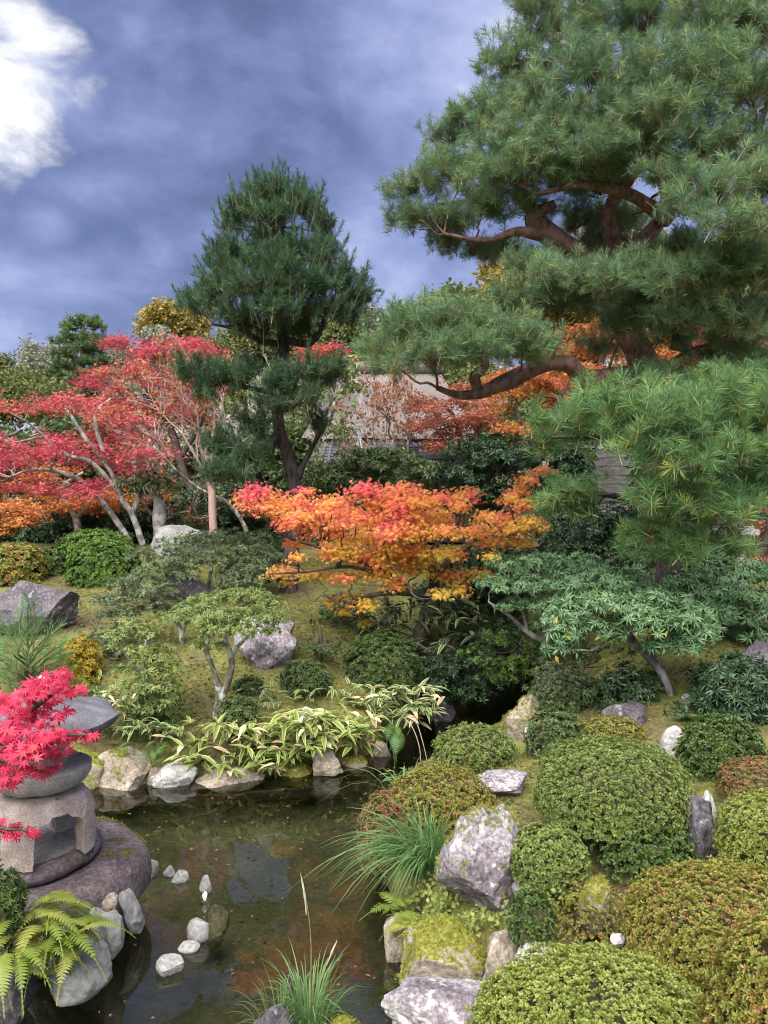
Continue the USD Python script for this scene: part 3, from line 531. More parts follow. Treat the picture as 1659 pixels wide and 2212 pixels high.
def reach(t, pts, target, mat, g, rad=.5, wig=.12, name='branch', sides=5, below=.1, lift=0.0):
    """a crooked branch from the nearest limb to target"""
    d = np.linalg.norm((pts[:, :3] - target) * [1, 1, 1.0], axis=1) + 3.0 * np.maximum(pts[:, 2] - target[2] - below, 0); k = d.argmin(); a = pts[k, :3]; L = np.linalg.norm(target - a)
    if L < .04: return a
    r0 = min(pts[k, 3] * .7, .012 + .02 * L * rad); r0 = max(r0, .006); m = np.linspace(0, 1, 5)[:, None]; w = g.normal(0, wig * L * .4, (5, 3)) * np.sin(m * np.pi); line = a + (target - a) * m + w + UP * lift * L * np.sin(m * np.pi)
    part(t, name, tube(line, np.linspace(r0, r0 * .4, 5), sides, 12, .2, int(L * 100)), MATS[mat], smooth=True)
    return a
def pads_foliage(t, pads, protos, mat, dens, g, lo=-.25, up=.6, inner=.5, sc=1.0, jit=.35, depthk=1.0, grow_=1.1, ml=0.13, k=6, fl=.6, twig=None, s0=.7):
    """pine foliage: shoots over flattened cushions (u, v, ru, rv, D)"""
    P_, Z_, S_, TW = [], [], [], []
    for (u, v, ru, rv, D) in pads:
        ru, rv = ru * grow_, rv * grow_
        c = P(u, v, D); R = np.array([ru * D / W, max(ru, rv) * D / W * depthk * .9, rv * D / W]); n = int(dens * (R[0] * R[1] * 2.2 + R[0] * R[2] * 4))
        d = sphere_dirs(n, g, lo); f = (1 - (1 - inner) * g.random(n) ** 1.3) * (1 + .5 * (meshkit.fbm(d * 2.2 + c * 3, 3, 3) - .5)); p = c + d * R * f[:, None]
        a = d / R; a /= np.linalg.norm(a, axis=1, keepdims=True); ax = a * .8 + UP * up + g.normal(0, jit, (n, 3)); ax /= np.linalg.norm(ax, axis=1, keepdims=True)
        m = max(3, n // k); q = np.repeat(p[:m], k, 0) + g.normal(0, .035, (m * k, 3)); zz = np.repeat(ax[:m], k, 0) + g.normal(0, fl * .5, (m * k, 3)); zz /= np.linalg.norm(zz, axis=1, keepdims=True)
        q += (np.repeat(ax[:m], k, 0) * g.uniform(-.16, .02, (m * k, 1)))
        P_.append(q - zz * ml); Z_.append(zz); S_.append(sc * g.uniform(s0, 1.18, m * k))
        if twig:
            for i in range(min(m, 9)): e = p[i]; a0 = c + (e - c) * .12 - UP * R[2] * .5; TW.append(tube([a0, (a0 + e) / 2 + g.normal(0, .03, 3), e - ax[i] * .03], [.009, .006, .003], 3, 5))
    p, z, s = np.vstack(P_), np.vstack(Z_), np.concatenate(S_)
    if TW: part(t, 'twigs', join(TW), MATS[twig], kind='stuff')
    inst(t, 'needles', protos, MATS[mat], p, frames(z, rng=g), s)
def lobes_foliage(t, lobes, protos, mat, dens, g, mode='out', lo=-.6, jit=.45, inner=.4, sc=1.0, name='leaves', skip=None, depthk=1.0, droop=.35):
    """leaves through flattened lobes (centre xyz, radii xyz); mode up: leaves lie flat with drooping rims, out: they face outwards"""
    P_, Z_, X_ = [], [], []
    for c, R in lobes:
        n = max(4, int(dens * (R[0] * R[1] + R[0] * R[2] + R[1] * R[2]) * 4)); d = sphere_dirs(n, g, lo); f = (1 - (1 - inner) * g.random(n)) * (1 + .7 * (meshkit.fbm(d * 2.0 + c * 2.3, 3, 3) - .5)); p = c + d * R * f[:, None]
        a = d / R; a /= np.linalg.norm(a, axis=1, keepdims=True)
        if mode == 'up':
            o = d * [1, 1, 0]; z = UP + o * droop + g.normal(0, jit, (n, 3)); x = o - UP * .5 + g.normal(0, .5, (n, 3))
        else:
            z = a + UP * .5 + g.normal(0, jit, (n, 3)); x = g.normal(size=(n, 3))
        P_.append(p); Z_.append(z); X_.append(x)
    p, z, x = np.vstack(P_), np.vstack(Z_), np.vstack(X_)
    s = sc * g.uniform(.65, 1.2, len(p)); R = frames(z, x, g)
    if skip is not None: return p, R, s
    inst(t, name, protos, MATS[mat], p, R, s)
def L(u, v, ru, rv, D, dep=1.0): return P(u, v, D), np.array([ru, max(ru * dep, rv * .7), rv]) * D / W
def fill(u0, u1, v0, v1, D0, D1, n, ru, rv, g, dep=.9, round_=True):
    """lobes spread through an outline"""
    out = []
    while len(out) < n:
        a, b = g.uniform(-1, 1, 2)
        if round_ and a * a + b * b > 1: continue
        u, v = (u0 + u1) / 2 + a * (u1 - u0) / 2, (v0 + v1) / 2 + b * (v1 - v0) / 2; k = g.uniform(.75, 1.25); out.append(L(u, v, ru * k, rv * k, g.uniform(D0, D1), dep))
    return out
def grow(p, d, ln, rad, depth, g, out, spread=.5, up=.15, kids=3, shrink=.68):
    """a bare branching crown as lines"""
    n = 4; line = [p]
    for i in range(n):
        d = d + g.normal(0, .16, 3) + UP * up * .25; d /= np.linalg.norm(d); line.append(line[-1] + d * ln / n)
    out.append((np.array(line), np.linspace(rad, rad * .6, n + 1)))
    if depth > 0:
        for k in range(kids):
            q = line[g.integers(2, n + 1)]; e = d + g.normal(0, spread, 3) + UP * up; grow(q, e / np.linalg.norm(e), ln * shrink * g.uniform(.7, 1.15), rad * .55, depth - 1, g, out, spread, up, kids, shrink)
    return out
# ================================================================ stones
R1 = [ # label, u0,u1,v0,v1,D,mat,seed,kw
 ('big dark weathered boulder with a pale lichen patch at the left edge', -40, 168, 1243, 1352, 9.3, 'stone_dark', 11, dict(depth=.7, sink=.15, sub=5, rough=.1)),
 ('smooth grey boulder beside the pale tree stump, behind the shrubs', 328, 446, 1128, 1200, 13.0, 'stone_grey', 12, dict(sink=.3)),
 ('grey stone half hidden under the branches of the spreading grey-green shrub', 338, 478, 1236, 1300, 11.0, 'stone_dark', 13, dict(sink=.1)),
 ('pinkish-grey boulder with white lichen spots behind the pale green shrub on the mossy slope', 505, 652, 1316, 1440, 9.0, 'stone_purple', 14, dict(sink=.12, sub=5)),
 ('pale rounded stone poking out of the striped bamboo grass', 630, 692, 1522, 1566, 7.35, 'stone_grey', 15, dict(sink=.1)),
 ('angular pinkish stone at the water edge, lower of the pair under the bamboo grass', 672, 742, 1612, 1668, 7.05, 'stone_brown', 16, dict(sink=.08, planes=14, keep=.55)),
 ('small grey stone resting on the angular stone below the bamboo grass', 682, 730, 1583, 1622, 7.12, 'stone_grey', 17, dict()),
 ('long sloping grey-brown bank stone streaked with moss, beside the lantern roof', 200, 345, 1618, 1704, 6.85, 'stone_brown', 18, dict(sink=.12, planes=12, keep=.6, sub=5, mossy=(.3, .3))),
 ('brown stone wedged low between the sloping bank stone and the white bank stone', 312, 350, 1655, 1700, 6.82, 'stone_brown', 84, dict(sink=.1)),
 ('dark mossy stone at the waterline right of the angular stone', 735, 800, 1630, 1662, 7.5, 'stone_mossy', 85, dict(sink=.1)),
 ('low brown stone at the waterline beside the mouth of the inlet', 790, 845, 1600, 1640, 7.9, 'stone_brown', 86, dict(sink=.1)),
 ('mossy bank stone just right of the lantern, leftmost along the far waterline', 112, 232, 1622, 1706, 6.8, 'stone_mossy', 19, dict(sink=.12, mossy=(.2, .5))),
 ('white bank stone at the far waterline with a clear reflection', 326, 432, 1648, 1696, 6.85, 'stone_pale', 20, dict(sink=.1, planes=12, keep=.6)),
 ('brown mossy bank stone under the bamboo grass, right of the white bank stone', 412, 575, 1652, 1694, 6.95, 'stone_brown', 21, dict(sink=.12)),
 ('low dark bank stone in shade under the bamboo grass tips', 545, 690, 1644, 1682, 7.15, 'stone_mossy', 22, dict(sink=.12)),
 ('big rough pale boulder of the near peninsula, beside the tall green grass tuft', 940, 1168, 1738, 1992, 4.25, 'stone_purple', 23, dict(depth=.75, sub=5, sink=.1, tilt=-4, planes=16, keep=.42, fine=.05, mossy=(.1, .3))),
 ('small flaky grey stone under the left side of the big pale boulder', 948, 982, 1855, 1925, 4.3, 'stone_pale', 24, dict()),
 ('small white stone tucked under the small round azalea beside the big boulder', 1098, 1148, 1898, 1932, 4.05, 'stone_pale', 25, dict(planes=13, keep=.6)),
 ('flat layered grey stone lying in the moss behind the big pale boulder', 1015, 1168, 1664, 1712, 5.3, 'stone_purple', 26, dict(depth=.6, sub=5, fine=.06, planes=6)),
 ('rounded boulder capped with yellow-green moss at the pond edge of the peninsula', 862, 1066, 1985, 2150, 3.85, 'stone_mossy', 27, dict(sink=.15, sub=5, rough=.14, planes=4, depth=.9, mossy=(.25, .75))),
 ('upright brown stone at the water edge below the ferns of the peninsula', 818, 880, 1948, 2068, 4.2, 'stone_brown', 28, dict(sink=.12)),
 ('rugged pale rock in the foreground, in front of the lime green bush', 822, 1088, 2108, 2290, 3.15, 'stone_purple', 29, dict(sub=5, fine=.07, planes=14, keep=.55)),
 ('dark flat-topped stone cut by the bottom edge, below the plume grass', 545, 655, 2180, 2300, 3.1, 'stone_dark', 30, dict(planes=12, keep=.6)),
 ('small pale mossy stone at the bottom edge between the dark stone and the rugged rock', 690, 800, 2190, 2290, 3.12, 'stone_mossy', 31, dict(mossy=(.2, .7))),
 ('white speckled stone behind the lime green foreground bush', 1108, 1215, 2034, 2110, 3.5, 'stone_pale', 32, dict(sink=.05)),
 ('pinkish stone between the moss-capped boulder and the white speckled stone', 1040, 1130, 2010, 2120, 3.62, 'stone_brown', 33, dict(sink=.1)),
 ('tall dark grey stone standing at the right of the large round azalea', 1478, 1552, 1708, 1870, 4.35, 'stone_dark', 34, dict(sink=.1, sub=5, depth=.6)),
 ('white pointed stone behind the tall dark stone', 1506, 1548, 1703, 1770, 4.6, 'stone_pale', 35, dict(sink=.05)),
 ('grey stone below the rusty azalea at the right edge', 1540, 1612, 1735, 1850, 4.5, 'stone_purple', 36, dict(sink=.1)),
 ('white rounded boulder beside the dark low azalea on the right bank', 1424, 1486, 1566, 1632, 5.6, 'stone_pale', 37, dict(sink=.1, rough=.1)),
 ('dark mossy stone with white flecks at the foot of the pale leaning trunk', 1300, 1416, 1506, 1580, 6.3, 'stone_dark', 38, dict(sink=.1, planes=12)),
 ('small white stone at the right of the pale leaning trunk base', 1464, 1518, 1494, 1532, 6.5, 'stone_pale', 39, dict(planes=12)),
 ('tall mossy stone at the mouth of the dark inlet', 1092, 1190, 1502, 1606, 7.4, 'stone_brown', 40, dict(sink=.15, sub=5, mossy=(.0, .6))),
 ('triangular mossy stone on the slope right of the small round azalea', 1250, 1330, 1900, 1998, 3.75, 'stone_mossy', 41, dict(depth=.5, planes=12, keep=.5, sink=.08, mossy=(.2, .5))),
 ('small grey stone lying beside the rusty foreground azalea', 1318, 1352, 2016, 2044, 3.4, 'stone_pale', 42, dict()),
 ('small stone in the moss before the low azalea by the inlet', 1128, 1160, 1570, 1592, 6.1, 'stone_pale', 43, dict()),
 ('large dark stone wall-like boulder under the right edge shrubs', 1545, 1720, 1362, 1500, 8.2, 'stone_dark', 44, dict(sink=.3, depth=.5)),
 ('dark stone in the shade at the back of the inlet', 925, 985, 1500, 1560, 9.4, 'stone_dark', 45, dict(sink=.2)),
 # stones carrying the lantern slabs
 ('big smooth grey boulder at the water under the fern', 100, 240, 2052, 2158, 3.72, 'stone_smooth', 50, dict(planes=10, rough=.14, fine=.012, tilt=-14, sink=.0, keep=.45, depth=1.1, free=True)),
 ('smooth pale stone at the water under the slab, left of the leaning blue-grey stone', 205, 272, 1968, 2062, 4.0, 'stone_smooth', 51, dict(free=True, planes=11, fine=.015, sink=.06, keep=.48)),
 ('leaning blue-grey stone at the right foot of the lantern slabs', 262, 302, 1900, 1992, 4.3, 'stone_smooth', 52, dict(free=True, planes=11, fine=.015, tilt=-18, sink=.08, keep=.5)),
 ('small brown rounded stone wedged under the lower slab', 220, 258, 1928, 1978, 4.08, 'stone_brown', 53, dict(free=True, planes=5)),
 ('dark stone below the slab, between the brown wedge stone and the grey boulder', 170, 240, 1955, 2060, 4.02, 'stone_grey', 54, dict(free=True, planes=8, sink=.08)),
 ('grey stone behind the fern under the lantern slabs', 60, 180, 1965, 2075, 3.95, 'stone_grey', 55, dict(free=True, sink=.1)),
 ('pale grey stone at the water between the big smooth boulder and the slab stones', 192, 244, 2030, 2100, 3.88, 'stone_smooth', 56, dict(free=True, planes=12, sink=.08)),
 ('dark stone standing in the water behind the lantern slabs', 195, 236, 1776, 1822, 5.05, 'stone_dark', 57, dict(free=True, sink=.25)),
 ('tall blue-grey stone under the right rim of the lower slab', 236, 290, 1850, 1960, 4.4, 'stone_slab', 58, dict(free=True, sink=.12)),
 ('dark stone at the bottom left under the fern', -60, 90, 2080, 2230, 3.6, 'stone_dark', 59, dict(free=True, sink=.1)),
]
for r in R1: rock(r[0], *r[1:6], r[6], r[7], **r[8])
PS = [('white pond stone nearest the lantern slabs, leftmost of the line', 304, 346, 1856, 1896), ('small pale pond stone, second of the line from the lantern', 352, 380, 1870, 1894), ('flat pale pond stone, third of the line from the lantern', 368, 410, 1880, 1906),
      ('egg-shaped grey pond stone standing alone at the outer end of the line', 430, 462, 1890, 1930), ('long grey pond stone in the middle of the shallows', 402, 456, 1984, 2034), ('flat white pointed pond stone', 384, 432, 2034, 2054), ('pale pond stone nearest the camera', 336, 398, 2062, 2104)]
for i, (lb, u0, u1, v0, v1) in enumerate(PS):
    D = EYE * W / (v1 - 4 - CY); rock(lb, u0, u1, v0, v1 + 4, D, ['stone_smooth', 'stone_grey'][i in (2, 5, 6)], 70 + i, depth=.8, name='pond_stone', group='stones standing in the shallow water', planes=6, rough=.1, fine=.012, sub=4)
D = 4.55; rock('large brown stone lying under the water surface', 430, 495, 1955, 2060, 4.7, 'stone_brown', 80, depth=.9, planes=6, free=True, name='sunken_stone', cat='rock')
fc = EYE * W / (1945 - CY); top('white_feather', rock_mesh(P(443, 1938, fc - .02) , (.018, .02, .035), 5, 2), MATS['feather'], 'small white feather lying at the foot of the egg-shaped pond stone', 'feather', smooth=True)

# ================================================================ the stone lantern and its slabs
def disc(c, R, h, seed, mat, name, label, cat='slab', seg=72, round_=.05, wob=.06, sy=1.0, moss=None):
    th = np.linspace(0, 6.28319, seg, endpoint=False); pr = [(0, 0), (.55, 0), (.85, .0), (1 - round_ * 1.0, 0.02 * h), (1 - .2 * round_, .22 * h), (1, .5 * h), (1 - .2 * round_, .8 * h), (1 - round_ * 1.0, .97 * h), (.85, h), (.55, h), (0, h)]
    w = 1 + wob * 2 * (meshkit.fbm(np.stack([np.cos(th) * 1.3, np.sin(th) * 1.3, th * 0 + seed], 1), 3, seed) - .5); v, f = [], []
    for a, z in pr: v.append(np.stack([R * a * w * np.cos(th), R * a * w * np.sin(th) * sy, np.full(seg, z)], 1))
    v = np.vstack(v); i, j = np.meshgrid(np.arange(len(pr) - 1), np.arange(seg), indexing='ij'); j2 = (j + 1) % seg
    f = np.stack([i * seg + j, i * seg + j2, (i + 1) * seg + j2, (i + 1) * seg + j], -1).reshape(-1, 4); v = v + .012 * (meshkit.fbm(v * 6 + seed, 4, seed)[:, None] - .5) * [2, 2, 1.5] + c
    m = (v, np.vstack([f[:, [0, 1, 2]], f[:, [0, 2, 3]]])); path = top(name, m, MATS[mat], label, cat, smooth=50)
    if moss: moss_cap(path, m, np.array([v[:, 0].mean(), v[:, 1].mean(), v[:, 2].min()]), seed, *moss)
    return path
LC = np.array([-1.945, 4.36])
disc((-2.1, 4.52, .11), .70, .28, 3, 'stone_slab', 'stone_slab', 'wide purple-grey round slab, lower one under the stone lantern', sy=.92, wob=.1, round_=.07, moss=(.6, .22))
_s = disc((-2.12, 4.46, .388), .46, .104, 6, 'stone_slab', 'stone_slab', 'thinner dark round slab that the lantern legs stand on', sy=.95, wob=.05, round_=.12)
_m = trimesh.creation.cylinder(.385, .012, sections=48); _m = _m.subdivide(); _v = _m.vertices * [1, .95, 1]; _o = np.array(stage.GetPrimAtPath(_s).GetAttribute('xformOp:translate').Get())
usdkit.mesh(stage, _s + '/worn_top', (_v + np.array([-2.12, 4.46, .4935]) - _o, _m.faces), MATS['stone_smooth'])
def lantern():
    z0 = .495; t = thing('stone_lantern', 'squat granite snow-viewing lantern with arched legs and broad stone roof, by the pond', 'stone lantern', (*LC, z0))
    def rev(pr, seg=64): return m3.Manifold.revolve(m3.CrossSection([pr]), seg)
    outer = rev([(0, 0), (.335, 0), (.338, .15), (.332, .235), (.308, .305), (.262, .352), (.2, .378), (0, .385)]); inner = rev([(0, -.01), (.205, -.01), (.2, .2), (.17, .27), (.1, .305), (0, .31)])
    s = outer - inner
    for k in range(4):
        a = 45 + 90 * k
        cs = m3.CrossSection([[(-.16, -.05), (.16, -.05), (.155, .19), (.122, .25), (.07, .262), (.05, .288), (-.05, .288), (-.07, .262), (-.122, .25), (-.155, .19)]])
        b = m3.Manifold.extrude(cs, .6).rotate((90, 0, 0)).translate((0, 0, 0)).rotate((0, 0, a + 90)); s -= b
    m = s.scale((.87, .87, .9)).refine_to_length(.022); v, f = arr(m); v = v + .007 * (meshkit.fbm(v * 22, 3, 2)[:, None] - .5) * 2
    part(t, 'leg_base', (v + [*LC, z0], f), MATS['granite'], smooth=40)
    def lathe(pr, mat, name, zz, wob=0.0, seg=64, sub=None):
        m = rev(pr, seg).refine_to_length(.03); v, f = arr(m); v = v + .006 * (meshkit.fbm(v * 20, 3, 4)[:, None] - .5) * 2; v += [*LC, zz]; return part(t, name, (v, f), MATS[mat], smooth=40)
    lathe([(0, 0), (.14, 0), (.2, .012), (.245, .04), (.268, .08), (.272, .12), (.25, .135), (0, .14)], 'granite_grey', 'bowl_platform', z0 + .348)
    # the light chamber: six posts between two plates, open windows
    fire = rev([(0, 0), (.15, 0), (.15, .2), (0, .2)], 6) - rev([(0, .03), (.115, .03), (.115, .17), (0, .17)], 6)
    for k in range(3): fire -= m3.Manifold.cube((.4, .09, .11), True).translate((0, 0, .1)).rotate((0, 0, 30 + 60 * k))
    v, f = arr(fire); part(t, 'light_chamber', (v + [*LC, z0 + .49], f), MATS['granite'], smooth=False)
    roof = rev([(0, 0), (.2, -.012), (.40, .0), (.425, .02), (.43, .05), (.40, .072), (.28, .115), (.15, .16), (.06, .185), (0, .19)], 72)
    m = roof.refine_to_length(.03); v, f = arr(m); th = np.arctan2(v[:, 1], v[:, 0]); rr = np.hypot(v[:, 0], v[:, 1]); k = 1 - .07 * (1 - np.cos(6 * th)) / 2 * smooth01(rr / .4); v[:, :2] *= k[:, None]; v[:, 2] += .025 * (rr / .43) ** 4 * (np.cos(6 * th) * .5 + .5) + .006 * (meshkit.fbm(v * 14, 3, 4) - .5) * 2
    part(t, 'roof', (v + [*LC, z0 + .68], f), MATS['granite_roof'], smooth=45)
    m = rev([(0, 0), (.06, 0), (.075, .03), (.06, .07), (.02, .1), (0, .115)], 32); v, f = arr(m); part(t, 'finial', (v + [*LC, z0 + .868], f), MATS['granite_grey'], smooth=True)
lantern()

# ================================================================ clipped azaleas and other bushes (near to far)
bush('lime green clipped bush filling the bottom of the picture, in front of the pale stones', 1012, 1590, 2096, 2500, 2.75, 'azalea_lime', boxy=.25, sp=.0195, seed=21, lump=.1)
bush('rust-tinged clipped bush at the right, above the lime green bush', 1352, 1800, 1882, 2180, 3.3, 'azalea_rust', boxy=.4, sp=.0205, seed=22, lump=.13)
bush('reddish green bush in the bottom right corner', 1540, 1900, 1985, 2400, 2.45, 'azalea_rust', boxy=.4, sp=.02, seed=23, lump=.14, loose=.6, protos=AZ['n'])
bush('yellow-green clipped bush cut by the right edge, above the rust-tinged bush', 1555, 1800, 1712, 1905, 3.8, 'azalea_lime', sp=.0215, seed=24, lump=.1)
bush('reddish low bush at the right edge behind the yellow-green one', 1555, 1760, 1640, 1752, 4.7, 'azalea_red', sp=.026, seed=25)
bush('large mushroom-shaped clipped bush in the middle of the right bank', 1162, 1486, 1606, 1800, 4.5, 'azalea_green', sp=.0215, seed=26, lump=.09, lo=-.22, basev=1880, stems=14, boxy=1.25)
bush('small round clipped bush beside the big pale boulder', 1102, 1272, 1786, 1926, 3.98, 'azalea_green', sp=.022, seed=27, lump=.11, lo=-.5, protos=AZ['s'], sc=.9)
bush('flat low clipped bush behind the large mushroom-shaped one', 1252, 1392, 1548, 1610, 6.0, 'azalea_rust', sp=.03, seed=28, sc=1.2)
bush('dark loose low bush beside the white rounded boulder', 1470, 1650, 1552, 1700, 5.4, 'azalea_dark', sp=.03, seed=29, sc=1.25, loose=.8, protos=AZ['s'])
bush('low spreading bush at the mouth of the inlet, left tip of the peninsula', 938, 1112, 1568, 1668, 6.0, 'azalea_green', sp=.028, seed=30, sc=1.2, loose=.7, lump=.16)
bush('rusty flat bush spilling over the pond bank behind the grass tuft', 838, 1062, 1662, 1800, 5.15, 'azalea_rust', sp=.027, sc=1.15, seed=31, lump=.14, loose=.8)
bush('pinkish bush hanging to the water behind the grass tuft', 772, 902, 1712, 1880, 5.0, 'azalea_red', sp=.028, sc=1.15, seed=32, lump=.18, loose=1.0)
bush('loose little bush with glossy leaves above the white speckled stone', 1098, 1200, 1925, 2045, 3.6, 'azalea_dark', sp=.032, seed=33, lump=.2, loose=1.2, protos=AZ['s'])
bush('shaded leafy undergrowth below the mushroom-shaped bush', 1285, 1500, 1770, 1900, 4.2, 'azalea_dark', sp=.032, seed=34, lump=.25, loose=1.5, protos=AZ['s'], sc=1.1, inner=.6)
bush('brownish heathery undergrowth on the slope between the small round bush and the rusty one', 1180, 1390, 1905, 2060, 3.7, 'azalea_rust', sp=.034, seed=35, lump=.3, loose=1.6, sc=.7, inner=.5)
bush('dome-shaped green clipped bush, rear one of the pair on the far lawn', 122, 290, 1143, 1240, 12.6, 'hedge_green', HEDGE, sp=.062, seed=36, lump=.05, name='clipped_bush')
bush('dome-shaped green clipped bush, front one of the pair on the far lawn', 150, 302, 1164, 1268, 11.8, 'hedge_green', HEDGE, sp=.06, seed=37, lump=.06, name='clipped_bush')
bush('reddish-brown round bush above the big dark boulder', -25, 98, 1172, 1262, 11.0, 'azalea_rust', HEDGE, sp=.062, seed=38, lump=.12, name='clipped_bush', sc=1.1)
bush('small dark green bush between the reddish round bush and the green domes', 78, 142, 1188, 1250, 12.0, 'azalea_dark', HEDGE, sp=.06, seed=39, lump=.12, name='clipped_bush')
bush('low flat green bush behind the small dark bush on the lawn', 95, 180, 1178, 1232, 13.2, 'hedge_green', HEDGE, sp=.07, seed=40, name='clipped_bush')
bush('round dark green bush left of the tall pine trunk', 490, 622, 1148, 1262, 11.6, 'evergreen_mid', HEDGE, sp=.062, seed=41, lump=.1, name='clipped_bush')
bush('yellowish small bush beside the young pine', 128, 222, 1378, 1490, 8.1, 'yellow_leaf', [rosette(6, .05, .022, 20, s) for s in range(3)], sp=.06, seed=42, lump=.25, loose=1.0, inner=.5, name='shrub', cat='shrub')
bush('dark low leafy shrub on the mossy slope above the bamboo grass', 610, 712, 1428, 1500, 8.0, 'evergreen_mid', [rosette(6, .055, .018, 25, s) for s in range(3)], sp=.05, seed=43, lump=.2, loose=1.0, name='shrub', cat='shrub')
bush('fine-leaved dark green shrub below the leaning maple trunk', 742, 905, 1370, 1500, 8.6, 'azalea_dark', [rosette(7, .045, .013, 30, s) for s in range(3)], sp=.045, seed=44, lump=.18, loose=.9, name='shrub', cat='shrub')
bush('small low shrub with dark leaves in the moss, left of the dark low leafy shrub', 505, 570, 1462, 1510, 7.9, 'evergreen_mid', [rosette(6, .05, .016, 25, s) for s in range(3)], sp=.05, seed=45, lump=.25, loose=1.0, name='shrub', cat='shrub')
bush('silvery small-leaved bush over the tall mossy stone by the inlet', 1150, 1290, 1440, 1560, 7.3, 'pieris_grey', [rosette(6, .028, .014, 30, s) for s in range(3)], sp=.042, seed=46, lump=.22, loose=1.0, name='shrub', cat='shrub')
bush('green leafy shrub with red berries left of the flat low clipped bush', 1140, 1260, 1530, 1640, 6.5, 'evergreen_mid', [rosette(6, .045, .017, 25, s) for s in range(3)], sp=.05, seed=47, lump=.3, loose=1.3, name='shrub', cat='shrub')
bush('dark glossy shrub at the right edge below the pieris', 1500, 1690, 1425, 1580, 6.6, 'evergreen_dark', [rosette(8, .07, .018, 15, s) for s in range(3)], sp=.06, seed=48, lump=.25, loose=1.0, name='shrub', cat='shrub')
bush('dark fine shrub at the left edge in front of the lantern slabs', -60, 52, 1880, 2040, 3.6, 'azalea_dark', [rosette(6, .028, .008, 35, s) for s in range(3)], sp=.03, seed=49, lump=.25, loose=1.2, name='shrub', cat='shrub')
bush('green leafy shrub in front of the far bank, right of the lantern roof', 262, 410, 1440, 1600, 7.25, 'hedge_green', [rosette(6, .035, .012, 25, s) for s in range(3)], sp=.05, seed=50, lump=.35, loose=1.8, inner=.4, layers=1.2, name='shrub', cat='shrub', stems=4)
bush('bushy green plant growing among the bamboo grass below the lichen-covered trunk', 470, 560, 1500, 1570, 7.2, 'evergreen_mid', [rosette(6, .04, .016, 25, s) for s in range(3)], sp=.05, seed=51, lump=.3, loose=1.4, inner=.5, name='shrub', cat='shrub')
bush('dark ground shrub by the pale leaning trunk, left of its base', 1290, 1440, 1440, 1540, 6.7, 'evergreen_dark', [rosette(6, .07, .024, 15, s) for s in range(3)], sp=.065, seed=52, lump=.35, loose=1.6, inner=.5, layers=1.3, name='shrub', cat='shrub')
# ================================================================ pines
G = np.random.default_rng(41)
SH_D = [shoot(.16, 58, .10, .0045, 78, 24, s, lo=.05) for s in range(4)]
SH_L = [shoot(.26, 74, .09, .0045, 72, 22, s, lo=.15) for s in range(11, 14)]
SH_C = [shoot(.32, 84, .085, .0045, 72, 24, s, lo=.25) for s in range(3)]
SH_G = [shoot(l, n_, nl, .0040, a0, 26, s, lo=.25, yellow=y) for s, (l, n_, nl, a0, y) in enumerate([(.12, 50, .13, 84, .03), (.16, 56, .11, 80, .02), (.1, 44, .15, 88, .05), (.2, 60, .12, 76, .02), (.12, 36, .12, 95, .4), (.14, 50, .14, 84, .08), (.09, 34, .1, 80, .02)])]
SH_B = [shoot(.12, 46, .14, .0040, 86, 28, s, lo=.2, yellow=.04) for s in range(5)] + [shoot(.1, 44, .13, .004, 95, 35, 9, lo=.2, yellow=.5)]
